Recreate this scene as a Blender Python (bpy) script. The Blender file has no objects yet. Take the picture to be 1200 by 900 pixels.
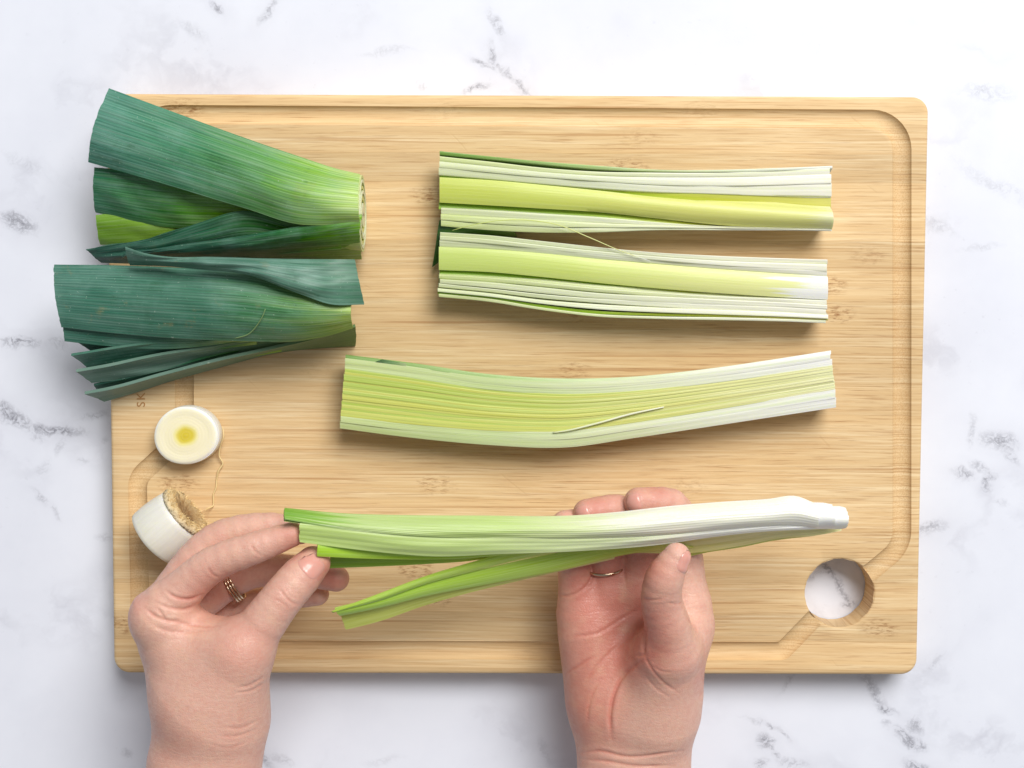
import bpy, bmesh, math, random
import numpy as np
from mathutils import Vector, Matrix, geometry
from mathutils.bvhtree import BVHTree

random.seed(7)
rng = np.random.default_rng(11)
scene = bpy.context.scene
COL = scene.collection

# ------------------------------------------------------------------ camera
BOARD_Z = 0.020                       # top of the cutting board above the marble
CAM_D = 0.75                          # camera above the board top
FPX = CAM_D / 0.00045                 # focal length in photo pixels (1200 px wide)
ROT = (math.radians(-3.449), math.radians(-0.250), math.radians(0.191))
cam_data = bpy.data.cameras.new('camera')
cam_data.sensor_fit = 'HORIZONTAL'
cam_data.sensor_width = 36.0
cam_data.lens = 36.0 * FPX / 1200.0
cam_data.clip_start = 0.01
cam_data.clip_end = 50.0
cam = bpy.data.objects.new('camera', cam_data)
cam.location = (0, 0, BOARD_Z + CAM_D)
cam.rotation_euler = ROT
COL.objects.link(cam)
scene.camera = cam

# ------------------------------------------------------------------ light
world = bpy.data.worlds.new('World')
scene.world = world
world.use_nodes = True
bg = world.node_tree.nodes['Background']
bg.inputs[0].default_value = (0.92, 0.955, 1.0, 1)
bg.inputs[1].default_value = 0.27

def area_light(name, loc, target, sx, sy, power, color):
    l = bpy.data.lights.new(name, 'AREA')
    l.shape = 'RECTANGLE'; l.size = sx; l.size_y = sy; l.energy = power; l.color = color
    o = bpy.data.objects.new(name, l)
    o.location = loc
    o.rotation_euler = (Vector(target) - Vector(loc)).to_track_quat('-Z', 'Y').to_euler()
    COL.objects.link(o)
    return o
area_light('window_light', (0.92, 1.75, 2.45), (0, -0.05, 0), 1.9, 1.6, 129.0, (1.0, 0.985, 0.965))

scene.view_settings.view_transform = 'Standard'
scene.view_settings.look = 'None'
scene.view_settings.exposure = 0.0
scene.view_settings.gamma = 1.0
scene.cycles.use_denoising = True
scene.cycles.max_bounces = 8
scene.cycles.diffuse_bounces = 4

# ------------------------------------------------------------------ helpers
def _rot():
    rx, ry, rz = ROT
    cx, sx, cy, sy, cz, sz = math.cos(rx), math.sin(rx), math.cos(ry), math.sin(ry), math.cos(rz), math.sin(rz)
    X = np.array([[1, 0, 0], [0, cx, -sx], [0, sx, cx]])
    Y = np.array([[cy, 0, sy], [0, 1, 0], [-sy, 0, cy]])
    Z = np.array([[cz, -sz, 0], [sz, cz, 0], [0, 0, 1]])
    return Z @ Y @ X
RM = _rot()
CAMP = np.array([0, 0, BOARD_Z + CAM_D])

def px(u, v, z):
    """photo pixel (array ok) + height -> world point(s)"""
    u = np.asarray(u, float); v = np.asarray(v, float); z = np.asarray(z, float)
    u, v, z = np.broadcast_arrays(u, v, z)
    d = np.stack([(u - 600) / FPX, -(v - 450) / FPX, -np.ones_like(u)], -1) @ RM.T
    t = (z - CAMP[2]) / d[..., 2]
    return CAMP + d * t[..., None]

def topx(P):
    c = (np.asarray(P) - CAMP) @ RM
    return np.stack([600 + FPX * c[..., 0] / -c[..., 2], 450 - FPX * c[..., 1] / -c[..., 2]], -1)

def tag(o, label=None, cat=None, group=None, kind=None):
    if label: o['label'] = label
    if cat: o['category'] = cat
    if group: o['group'] = group
    if kind: o['kind'] = kind
    return o

def empty(name, loc):
    o = bpy.data.objects.new(name, None)
    o.empty_display_size = 0.02
    o.location = loc
    COL.objects.link(o)
    return o

def make_obj(name, verts, faces, mat, parent=None, uvs=None, smooth=True, sharp=None):
    me = bpy.data.meshes.new(name)
    me.from_pydata([tuple(map(float, v)) for v in verts], [], [tuple(map(int, f)) for f in faces])
    me.update()
    if uvs is not None:
        lay = me.uv_layers.new(name='UV')
        li = np.empty(len(me.loops), np.int32)
        me.loops.foreach_get('vertex_index', li)
        lay.data.foreach_set('uv', np.asarray(uvs, np.float32)[li].ravel())
    if smooth:
        me.polygons.foreach_set('use_smooth', np.ones(len(me.polygons), bool))
        if sharp:
            me.set_sharp_from_angle(angle=math.radians(sharp))
    if mat: me.materials.append(mat)
    o = bpy.data.objects.new(name, me)
    COL.objects.link(o)
    if parent:
        o.parent = parent
        o.matrix_parent_inverse = Matrix.Translation(parent.location).inverted()
    return o

def crv(pts, t):
    """smooth (Catmull-Rom style) interpolation of y(x) samples"""
    p = np.asarray(pts, float)
    x, y = p[:, 0], p[:, 1:]
    m = np.gradient(y, x, axis=0) if len(x) > 2 else np.tile((y[-1] - y[0]) / (x[-1] - x[0]), (2, 1))
    t = np.clip(np.asarray(t, float), x[0], x[-1])
    i = np.clip(np.searchsorted(x, t, side='right') - 1, 0, len(x) - 2)
    h = (x[i + 1] - x[i]); s = ((t - x[i]) / h)[:, None]; h = h[:, None]
    return ((2*s**3 - 3*s**2 + 1) * y[i] + (s**3 - 2*s**2 + s) * h * m[i]
            + (-2*s**3 + 3*s**2) * y[i+1] + (s**3 - s**2) * h * m[i+1])

def resample(pts, n):
    p = np.asarray(pts, float)
    d = np.r_[0, np.cumsum(np.linalg.norm(np.diff(p[:, :2], axis=0), axis=1))]
    d /= d[-1]
    return crv(np.c_[d, p], np.linspace(0, 1, n))

def wob(n, amp, freq):
    """smooth random wobble along n samples"""
    t = np.linspace(0, 1, n)
    return amp * sum(math.sin(random.uniform(0, 6.28)) * 0.3 + np.sin(t * freq * k * 6.28 + random.uniform(0, 6.28)) / k for k in (1, 2.3, 3.7)) / 1.6

# ------------------------------------------------------------------ node helpers
class NT:
    def __init__(self, name):
        self.mat = bpy.data.materials.new(name)
        self.mat.use_nodes = True
        self.t = self.mat.node_tree
        self.bsdf = self.t.nodes['Principled BSDF']
    def n(self, typ, **kw):
        nd = self.t.nodes.new(typ)
        for k, v in kw.items(): setattr(nd, k, v)
        return nd
    def link(self, a, b): self.t.links.new(a, b)
    def put(self, sock, v):
        if hasattr(v, 'is_output') or isinstance(v, bpy.types.NodeSocket): self.link(v, sock)
        else: sock.default_value = v
    def math(self, op, a, b=0.0, clamp=False):
        nd = self.n('ShaderNodeMath', operation=op, use_clamp=clamp)
        self.put(nd.inputs[0], a); self.put(nd.inputs[1], b)
        return nd.outputs[0]
    def vmul(self, v, s):
        nd = self.n('ShaderNodeVectorMath', operation='MULTIPLY')
        self.put(nd.inputs[0], v); self.put(nd.inputs[1], s)
        return nd.outputs[0]
    def vadd(self, v, s):
        nd = self.n('ShaderNodeVectorMath', operation='ADD')
        self.put(nd.inputs[0], v); self.put(nd.inputs[1], s)
        return nd.outputs[0]
    def noise(self, vec, scale, detail=3.0, rough=0.55, dim='3D'):
        nd = self.n('ShaderNodeTexNoise', noise_dimensions=dim)
        self.put(nd.inputs['Vector'], vec)
        nd.inputs['Scale'].default_value = scale
        nd.inputs['Detail'].default_value = detail
        nd.inputs['Roughness'].default_value = rough
        return nd
    def ramp(self, fac, stops, interp='LINEAR', k=1.0):
        nd = self.n('ShaderNodeValToRGB')
        cr = nd.color_ramp; cr.interpolation = interp
        while len(cr.elements) < len(stops): cr.elements.new(0.5)
        for e, (p, c) in zip(cr.elements, stops):
            e.position = p
            e.color = (c[0] * k, c[1] * k, c[2] * k, 1)
        self.put(nd.inputs[0], fac)
        return nd.outputs[0]
    def mapr(self, v, a, b, c=0.0, d=1.0, smooth=False):
        nd = self.n('ShaderNodeMapRange', clamp=True)
        if smooth: nd.interpolation_type = 'SMOOTHSTEP'
        self.put(nd.inputs[0], v)
        for i, x in enumerate((a, b, c, d)): nd.inputs[i + 1].default_value = x
        return nd.outputs[0]
    def mix(self, fac, a, b, mode='MIX'):
        nd = self.n('ShaderNodeMix', data_type='RGBA', blend_type=mode)
        self.put(nd.inputs[0], fac)
        for s, v in ((nd.inputs[6], a), (nd.inputs[7], b)):
            if isinstance(v, (tuple, list)): s.default_value = (*v, 1) if len(v) == 3 else v
            else: self.link(v, s)
        return nd.outputs[2]
    def bump(self, h, strength, dist):
        nd = self.n('ShaderNodeBump')
        nd.inputs['Strength'].default_value = strength
        nd.inputs['Distance'].default_value = dist
        self.put(nd.inputs['Height'], h)
        self.link(nd.outputs[0], self.bsdf.inputs['Normal'])
    def base(self, c, rough=0.5, sss=0.0, rad=(0.002, 0.002, 0.001), spec=0.5):
        self.put(self.bsdf.inputs['Base Color'], c if not isinstance(c, tuple) else (*c, 1))
        self.put(self.bsdf.inputs['Roughness'], rough)
        self.bsdf.inputs['Specular IOR Level'].default_value = spec
        if sss:
            self.bsdf.inputs['Subsurface Weight'].default_value = sss
            self.bsdf.inputs['Subsurface Radius'].default_value = (1, rad[1] / rad[0], rad[2] / rad[0])
            self.bsdf.inputs['Subsurface Scale'].default_value = rad[0]
        return self.mat

def srgb(r, g, b):
    f = lambda c: c / 12.92 if c <= 0.04045 else ((c + 0.055) / 1.055) ** 2.4
    return (f(r / 255), f(g / 255), f(b / 255))

# ------------------------------------------------------------------ marble table
def marble_mat():
    t = NT('white_marble')
    P = t.n('ShaderNodeTexCoord').outputs['Object']
    w1 = t.noise(P, 45, 4, 0.6).outputs['Color']
    warp = t.vmul(t.vadd(w1, (-0.5, -0.5, -0.5)), (0.016, 0.016, 0.0))
    Pw = t.vadd(P, warp)
    veins = [  # photo x, y, length px, width px, angle deg, strength
        (20, 258, 26, 12, -15, .9), (20, 398, 30, 9, -6, .9), (68, 403, 16, 7, -8, .45),
        (14, 487, 34, 11, -28, 1.0), (62, 503, 40, 8, -6, 1.0), (112, 488, 26, 6, 8, .5), (42, 510, 14, 9, -30, .4),
        (48, 545, 16, 10, 60, .25), (45, 585, 14, 6, -45, .45), (64, 600, 12, 5, -45, .35), (122, 632, 14, 6, -30, .3),
        (122, 518, 8, 6, 0, .35), (98, 541, 8, 6, 0, .35), (70, 525, 16, 6, 70, .3),
        (585, 28, 22, 6, -65, .55), (573, 60, 18, 6, 80, .75), (565, 74, 16, 4, -25, .8), (580, 75, 10, 4, -50, .6),
        (592, 86, 14, 5, -40, .7), (610, 99, 18, 4, -38, .8), (557, 105, 18, 5, 14, .9), (494, 101, 10, 4, 0, .4),
        (1172, 517, 26, 13, -12, .85), (1185, 535, 14, 7, -40, .5), (1140, 505, 24, 6, 80, .4), (1132, 556, 20, 6, -15, .8),
        (1150, 550, 16, 6, -25, .6), (1162, 565, 14, 7, 70, .9), (1090, 616, 22, 11, 12, .75), (1172, 590, 10, 5, 0, .3),
        (1025, 806, 36, 9, -52, .7), (1040, 830, 16, 8, -30, .9), (1070, 850, 14, 10, -40, .6), (1064, 865, 18, 8, -38, .95),
        (1078, 870, 10, 7, -40, .7), (1074, 897, 22, 8, -15, 1.0), (1042, 852, 8, 5, -50, .45), (1095, 772, 20, 5, 40, .3),
        (895, 868, 16, 9, -48, 1.0), (910, 856, 22, 4, -33, .8), (905, 880, 14, 5, -60, .6), (893, 895, 10, 8, 80, .7), (928, 893, 24, 8, -8, .5),
        (922, 797, 22, 6, 60, .35), (885, 843, 20, 4, -20, .4),
        (970, 668, 20, 6, -48, .9), (982, 684, 18, 6, -60, .8), (992, 698, 26, 5, -45, .8), (993, 707, 10, 6, 0, .9), (963, 670, 22, 5, 30, .5),
        (256, 11, 14, 5, -28, .9), (312, 18, 16, 7, 55, .65), (320, 5, 10, 5, 60, .5), (225, 35, 26, 8, -30, .3), (452, 62, 40, 5, 4, .25),
        (308, 885, 26, 6, -48, .8), (150, 885, 10, 8, 0, .4), (330, 892, 16, 5, -20, .4),
        (1155, 110, 34, 14, 0, .35), (1165, 215, 60, 10, -30, .25), (1100, 265, 30, 7, -20, .3), (1150, 290, 30, 6, 10, .25),
        (30, 195, 40, 8, -30, .2), (445, 895, 30, 6, 10, .2), (640, 880, 20, 6, -60, .25),
    ]
    tot = None; halo = None
    for (u, v, l, w, a, s) in veins:
        c = px(u, v, 0.0)
        mp = t.n('ShaderNodeMapping', vector_type='TEXTURE')
        t.link(Pw, mp.inputs[0])
        mp.inputs['Location'].default_value = tuple(c)
        mp.inputs['Rotation'].default_value = (0, 0, math.radians(a))
        mp.inputs['Scale'].default_value = (l * 0.00046, w * 0.00046, 1)
        ln = t.n('ShaderNodeVectorMath', operation='LENGTH')
        t.link(mp.outputs[0], ln.inputs[0])
        b = t.mapr(ln.outputs['Value'], 0.0, 1.25, s, 0.0, smooth=True)
        tot = b if tot is None else t.math('MAXIMUM', tot, b)
        if s > .4:
            hb = t.mapr(ln.outputs['Value'], 0.0, 3.2, s * .8, 0.0, smooth=True)
            halo = hb if halo is None else t.math('MAXIMUM', halo, hb)
    # crackle inside the veins
    n1 = t.noise(Pw, 170, 5, 0.65).outputs['Fac']
    ridge = t.math('SUBTRACT', 1.0, t.math('MULTIPLY', t.math('ABSOLUTE', t.math('SUBTRACT', n1, 0.5)), 11.0), clamp=True)
    n3 = t.noise(P, 620, 3, 0.6).outputs['Fac']
    blot = t.mapr(n3, 0.34, 0.60, 0.65, 1.0)
    vein = t.math('MULTIPLY', t.math('MULTIPLY', tot, t.math('ADD', t.math('MULTIPLY', ridge, 0.85), 0.22)), blot, clamp=True)
    # roaming faint veins and clouds
    n2 = t.noise(Pw, 9, 6, 0.6).outputs['Fac']
    faint = t.math('SUBTRACT', 1.0, t.math('MULTIPLY', t.math('ABSOLUTE', t.math('SUBTRACT', n2, 0.52)), 26.0), clamp=True)
    patch = t.mapr(t.noise(P, 14, 2).outputs['Fac'], 0.5, 0.72)
    faint = t.math('MULTIPLY', faint, t.math('MULTIPLY', patch, 0.35))
    cloud = t.mapr(t.noise(P, 7, 5, 0.6).outputs['Fac'], 0.42, 0.75)
    spk = t.mapr(t.noise(P, 260, 2, 0.6).outputs['Fac'], 0.66, 0.75)
    c = t.mix(t.math('MULTIPLY', cloud, 0.58), (0.76, 0.78, 0.85), (0.60, 0.615, 0.70))
    c = t.mix(t.math('MULTIPLY', halo, 0.26), c, (0.50, 0.50, 0.57))
    c = t.mix(t.math('MULTIPLY', t.math('MULTIPLY', spk, cloud), 0.30), c, (0.42, 0.42, 0.48))
    c = t.mix(faint, c, (0.40, 0.40, 0.46))
    c = t.mix(t.math('MULTIPLY', vein, 0.95, clamp=True), c, (0.20, 0.20, 0.235))
    t.base(c, 0.42, spec=0.25)
    return t.mat

g = 1.2
marble = make_obj('marble_tabletop', [(-g, -g, 0), (g, -g, 0), (g, g, 0), (-g, g, 0)], [(0, 1, 2, 3)], marble_mat(), smooth=False)
tag(marble, kind='structure')

# ------------------------------------------------------------------ cutting board
def bamboo_mat():
    t = NT('bamboo_wood')
    P = t.n('ShaderNodeTexCoord').outputs['Object']
    sep = t.n('ShaderNodeSeparateXYZ'); t.link(P, sep.inputs[0])
    X, Y = sep.outputs[0], sep.outputs[1]
    wn = t.noise(P, 6, 2).outputs['Fac']
    Yw = t.math('ADD', Y, t.math('MULTIPLY', t.math('SUBTRACT', wn, 0.5), 0.004))
    # glued strips, 15 mm wide
    strip = t.math('FLOOR', t.math('DIVIDE', Yw, 0.0152))
    wno = t.n('ShaderNodeTexWhiteNoise', noise_dimensions='1D'); t.link(strip, wno.inputs['W'])
    sr = wno.outputs['Value']
    cmb = t.n('ShaderNodeCombineXYZ')
    t.link(t.math('MULTIPLY', t.math('ADD', X, t.math('MULTIPLY', sr, 3.0)), 20.0), cmb.inputs[0])
    t.link(t.math('MULTIPLY', Yw, 760.0), cmb.inputs[1])
    t.link(t.math('MULTIPLY', sr, 20.0), cmb.inputs[2])
    fib = t.noise(cmb.outputs[0], 1.0, 4, 0.6).outputs['Fac']
    cm2 = t.n('ShaderNodeCombineXYZ')
    t.link(t.math('MULTIPLY', t.math('ADD', X, sr), 34.0), cm2.inputs[0])
    t.link(t.math('MULTIPLY', Yw, 1150.0), cm2.inputs[1])
    dash = t.mapr(t.noise(cm2.outputs[0], 1.0, 3, 0.6).outputs['Fac'], 0.54, 0.68)
    cm3 = t.n('ShaderNodeCombineXYZ')
    t.link(t.math('MULTIPLY', X, 3.0), cm3.inputs[0]); t.link(t.math('MULTIPLY', Yw, 190.0), cm3.inputs[1])
    band = t.mapr(t.noise(cm3.outputs[0], 1.0, 3, 0.6).outputs['Fac'], 0.36, 0.68)
    big = t.mapr(t.noise(P, 7, 2).outputs['Fac'], 0.35, 0.7)
    # culm nodes: short scribbled marks on some strips
    cell = t.math('ADD', t.math('DIVIDE', X, 0.135), t.math('MULTIPLY', sr, 7.3))
    fx = t.math('SUBTRACT', t.math('SUBTRACT', cell, t.math('FLOOR', cell)), 0.5)
    fy = t.math('SUBTRACT', t.math('SUBTRACT', t.math('DIVIDE', Yw, 0.0152), strip), 0.5)
    ex = t.math('POWER', t.math('MULTIPLY', t.math('ADD', fx, t.math('MULTIPLY', t.math('SUBTRACT', t.noise(P, 90, 3).outputs['Fac'], .5), .12)), 12.0), 2.0)
    ey = t.math('POWER', t.math('MULTIPLY', fy, 2.6), 2.0)
    node = t.mapr(t.math('ADD', ex, ey), 0.0, 1.3, 1.0, 0.0, smooth=True)
    nn = t.noise(t.vmul(P, (210.0, 800.0, 1.0)), 1.0, 4, 0.65).outputs['Fac']
    cw = t.n('ShaderNodeTexWhiteNoise', noise_dimensions='2D')
    ck = t.n('ShaderNodeCombineXYZ'); t.link(t.math('FLOOR', cell), ck.inputs[0]); t.link(strip, ck.inputs[1]); t.link(ck.outputs[0], cw.inputs['Vector'])
    node = t.math('MULTIPLY', t.math('MULTIPLY', node, t.mapr(nn, 0.47, 0.66)), t.mapr(cw.outputs['Value'], 0.30, 0.85, 0.0, 1.0))
    light = srgb(234, 210, 168); mid = srgb(214, 180, 132); dark = srgb(164, 112, 66)
    c = t.mix(band, srgb(221, 188, 139), light)
    c = t.mix(t.mapr(fib, 0.36, 0.62), c, mid)
    c = t.mix(t.math('MULTIPLY', t.math('MULTIPLY', dash, t.mapr(big, 0, 1, 0.25, 1.0)), 0.62), c, dark)
    cm5 = t.n('ShaderNodeCombineXYZ')
    t.link(t.math('MULTIPLY', X, 5.0), cm5.inputs[0]); t.link(t.math('MULTIPLY', Y, 520.0), cm5.inputs[1]); t.link(t.math('MULTIPLY', sr, 9.0), cm5.inputs[2])
    lines = t.mapr(t.noise(cm5.outputs[0], 1.0, 2, 0.5).outputs['Fac'], 0.62, 0.72)
    c = t.mix(t.math('MULTIPLY', lines, 0.55), c, srgb(170, 118, 68))
    c = t.mix(t.math('MULTIPLY', node, 0.85), c, srgb(146, 94, 50))
    tone = t.mapr(sr, 0, 1, 0.90, 1.08)
    c = t.mix(1.0, c, t.n('ShaderNodeCombineColor').outputs[0], 'MULTIPLY') if False else c
    hsv = t.n('ShaderNodeHueSaturation'); t.link(c, hsv.inputs['Color']); t.link(tone, hsv.inputs['Value'])
    hsv.inputs['Saturation'].default_value = 1.0
    # seam lines
    seam = t.mapr(t.math('ABSOLUTE', fy), 0.485, 0.5, 0.0, 0.42)
    c = t.mix(seam, hsv.outputs[0], srgb(186, 138, 82))
    # end grain pores where the groove cuts across the fibres
    at = t.n('ShaderNodeAttribute', attribute_name='groove')
    por = t.mapr(t.noise(P, 1500, 2, 0.6).outputs['Fac'], 0.47, 0.62)
    c = t.mix(t.math('MULTIPLY', t.math('MULTIPLY', at.outputs['Fac'], por), 0.33), c, srgb(176, 128, 70))
    # knife scratches
    scr = t.n('ShaderNodeTexWave', wave_type='BANDS', bands_direction='DIAGONAL'); 
    t.link(t.vadd(t.vmul(P, (0.8, 1.0, 0.0)), t.vmul(t.noise(P, 5, 2).outputs['Color'], (0.07, 0.07, 0.0))), scr.inputs['Vector'])
    scr.inputs['Scale'].default_value = 17.0; scr.inputs['Distortion'].default_value = 0.0
    sl = t.math('MULTIPLY', t.mapr(scr.outputs['Fac'], 0.9965, 0.9995), t.mapr(t.noise(P, 34, 2).outputs['Fac'], 0.64, 0.68))
    c = t.mix(t.math('MULTIPLY', sl, 0.10), c, srgb(165, 115, 66))
    h = t.math('SUBTRACT', t.math('SUBTRACT', t.math('MULTIPLY', fib, 0.5), dash), t.math('MULTIPLY', sl, 0.4))
    t.bump(h, 0.25, 0.0004)
    t.base(c, 0.6, spec=0.2)
    return t.mat
BAMBOO = bamboo_mat()

BC = (0.00604, -0.04738); BW, BH = 0.4299, 0.3066
HOLE = px(984, 695, BOARD_Z)[:2]; HOLE_R = 0.0186
def board():
    zt = BOARD_Z
    gp = lambda pts: [px(a, b, zt)[:2] for a, b in pts]
    def fillet(pts, r, n=9):
        out = [pts[0]]
        for i in range(1, len(pts) - 1):
            p0, p, p1 = map(np.asarray, (pts[i-1], pts[i], pts[i+1]))
            a = (p0 - p) / np.linalg.norm(p0 - p); b = (p1 - p) / np.linalg.norm(p1 - p)
            ang = math.acos(np.clip(a @ b, -1, 1))
            rr = r[i-1] if isinstance(r, list) else r
            d = rr / math.tan(ang / 2)
            c = p + (a + b) / np.linalg.norm(a + b) * rr / math.sin(ang / 2)
            s = p + a * d - c; e = p + b * d - c
            a0 = math.atan2(s[1], s[0]); a1 = math.atan2(e[1], e[0])
            da = (a1 - a0 + math.pi) % (2 * math.pi) - math.pi
            out += [c + rr * np.array([math.cos(a0 + da * k / n), math.sin(a0 + da * k / n)]) for k in range(n + 1)]
        out.append(pts[-1])
        return [np.asarray(q) for q in out]
    # groove centre line, hole to hole round the board
    P = gp([(985, 700), (1057, 640), (1057, 140), (166, 134), (162, 356), (216, 386), (216, 510), (161, 560), (165, 761), (917, 763), (985, 693)])
    path = fillet(P, [.018, .016, .016, .012, .012, .012, .012, .016, .004])
    # resample
    dense = [path[0]]
    for q in path[1:]:
        d = np.linalg.norm(q - dense[-1]); k = max(1, int(d / 0.0022)); s = dense[-1]
        dense += [s + (q - s) * (j / k) for j in range(1, k + 1)]
    path = np.array(dense)
    A, B = path[:-1], path[1:]
    def gdist(Q):
        Q = np.asarray(Q); out = np.full(len(Q), 1e9)
        ab = B - A; l2 = (ab ** 2).sum(1) + 1e-15
        for s in range(0, len(Q), 2000):
            q = Q[s:s+2000]
            tt = np.clip(((q[:, None] - A) * ab).sum(2) / l2, 0, 1)
            out[s:s+2000] = np.linalg.norm(q[:, None] - (A + tt[..., None] * ab), axis=2).min(1)
        return out
    GW, GD = 0.0050, 0.0030
    R = 0.0085
    def outline(inset, n=10):
        w, h, r = BW / 2 - inset, BH / 2 - inset, max(R - inset, .001); pts = []
        for cx, cy, a0 in ((w - r, h - r, 0), (-w + r, h - r, 90), (-w + r, -h + r, 180), (w - r, -h + r, 270)):
            pts += [(BC[0] + cx + r * math.cos(math.radians(a0 + 90 * k / n)), BC[1] + cy + r * math.sin(math.radians(a0 + 90 * k / n))) for k in range(n + 1)]
        out = []
        for i, p in enumerate(pts):
            q = pts[(i + 1) % len(pts)]; d = math.dist(p, q); k = max(1, int(d / 0.006))
            out += [(p[0] + (q[0] - p[0]) * j / k, p[1] + (q[1] - p[1]) * j / k) for j in range(k)]
        return out
    def circ(r, n=72):
        return [(HOLE[0] + r * math.cos(6.28319 * k / n), HOLE[1] + r * math.sin(6.28319 * k / n)) for k in range(n)]
    rings = [(outline(i), z) for i, z in ((0, -.0020), (.0003, -.0011), (.0009, -.0004), (.0020, 0))]
    hrings = [(circ(HOLE_R + i), z) for i, z in ((0, -.0006), (.0003, -.0002), (.0007, 0))]
    pts = []; zs = []; edges = []
    def loop(ring, z):
        b = len(pts); pts.extend(ring); zs.extend([z] * len(ring))
        edges.extend([(b + i, b + (i + 1) % len(ring)) for i in range(len(ring))])
        return b, len(ring)
    b_out = loop(*rings[0])
    b_hole = loop(*hrings[0])
    for r, z in rings[1:] + hrings[1:]: loop(r, z)
    nfix = len(pts)
    # offset rows along the groove
    T = np.gradient(path, axis=0); T /= np.linalg.norm(T, axis=1)[:, None]; Nn = np.c_[-T[:, 1], T[:, 0]]
    cand = []
    for off in (0, .0012, .0024, .0034, .0042, .0047, .0050, .0053, .0065, .009):
        for s in ((1, -1) if off else (1,)):
            q = path + Nn * off * s
            keep = np.abs(gdist(q) - off) < 1e-4 + off * 0.01
            cand.append(q[keep])
    gx, gy = np.meshgrid(np.arange(BC[0] - BW/2 + .006, BC[0] + BW/2, .007), np.arange(BC[1] - BH/2 + .006, BC[1] + BH/2, .007))
    gq = np.c_[gx.ravel(), gy.ravel()]; gq = gq[gdist(gq) > .011]
    cand = np.concatenate(cand + [gq])
    dh = np.linalg.norm(cand - HOLE, axis=1)
    ins = (np.abs(cand[:, 0] - BC[0]) < BW/2 - .003) & (np.abs(cand[:, 1] - BC[1]) < BH/2 - .003) & (dh > HOLE_R + .0012)
    cand = cand[ins]
    pts.extend(map(tuple, cand)); zs.extend([0.0] * len(cand))
    res = geometry.delaunay_2d_cdt([Vector(p) for p in pts], edges, [], 0, 1e-7, True)
    v2, _, f2, orig = res[0], res[1], res[2], res[3]
    V = np.array([tuple(v) for v in v2])
    zz = np.array([zs[o[0]] if o else 0.0 for o in orig])
    gd = gdist(V)
    dep = np.where(gd < GW, GD * np.clip(1 - (gd / GW) ** 2, 0, 1) ** 0.62, 0)
    Z = zt + np.minimum(zz, -dep)
    verts = np.c_[V, Z]
    faces = []
    for f in f2:
        c = V[list(f)].mean(0)
        if np.linalg.norm(c - HOLE) < HOLE_R * .985: continue
        faces.append(tuple(f))
    # find boundary edges and wall them down
    from collections import Counter
    cnt = Counter(); dirn = {}
    for f in faces:
        for i in range(len(f)):
            a, b = f[i], f[(i + 1) % len(f)]
            k = (min(a, b), max(a, b)); cnt[k] += 1; dirn[k] = (a, b)
    verts = [tuple(v) for v in verts]; low = {}
    def lo(i):
        if i not in low:
            x, y, z = verts[i]
            low[i] = (len(verts), len(verts) + 1)
            verts.append((x, y, 0.0025)); 
            dx, dy = x - BC[0], y - BC[1]
            if math.dist((x, y), HOLE) < HOLE_R * 1.2: verts.append((x, y, 0.0006))
            else: verts.append((x - np.sign(dx) * .001, y - np.sign(dy) * .001, 0.0006))
        return low[i]
    for k, n in cnt.items():
        if n == 1:
            a, b = dirn[k]
            la, lb = lo(a), lo(b)
            faces.append((b, a, la[0], lb[0])); faces.append((lb[0], la[0], la[1], lb[1]))
    root = empty('cutting_board', (BC[0], BC[1], 0))
    o = make_obj('board_body', verts, faces, BAMBOO, root, sharp=38)
    at = o.data.attributes.new('groove', 'FLOAT', 'POINT')
    arr = np.zeros(len(verts), np.float32); 
    mid = (A + B) / 2; tn = np.abs((B - A)[:, 1]) / (np.linalg.norm(B - A, axis=1) + 1e-12)
    cross = np.array([tn[np.argmin(((mid - q) ** 2).sum(1))] for q in V])
    arr[:len(dep)] = np.clip(dep / GD * 1.5, 0, 1) * (.1 + .9 * cross)
    at.data.foreach_set('value', arr)
    tag(root, 'pale bamboo cutting board with juice groove and round finger hole', 'cutting board')
    # burnt-in letters, partly hidden by the leek greens
    fc = bpy.data.curves.new('engraved_letters', 'FONT')
    fc.body = 'SK'; fc.size = 0.0062; fc.space_character = 1.25; fc.extrude = 0.00012
    tmp = bpy.data.objects.new('tmp', fc); COL.objects.link(tmp)
    bpy.context.view_layer.update()
    me = bpy.data.meshes.new_from_object(tmp.evaluated_get(bpy.context.evaluated_depsgraph_get()))
    bpy.data.objects.remove(tmp)
    t = NT('burnt_letters'); t.base(srgb(176, 126, 72), .7)
    me.materials.append(t.mat)
    lo_ = bpy.data.objects.new('engraved_letters', me); COL.objects.link(lo_)
    p = px(170, 477, BOARD_Z)
    lo_.matrix_world = Matrix.Translation((p[0], p[1], BOARD_Z + .00016)) @ Matrix.Rotation(math.radians(90), 4, 'Z')
    lo_.parent = root; lo_.matrix_parent_inverse = Matrix.Translation(root.location).inverted()
board()

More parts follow.
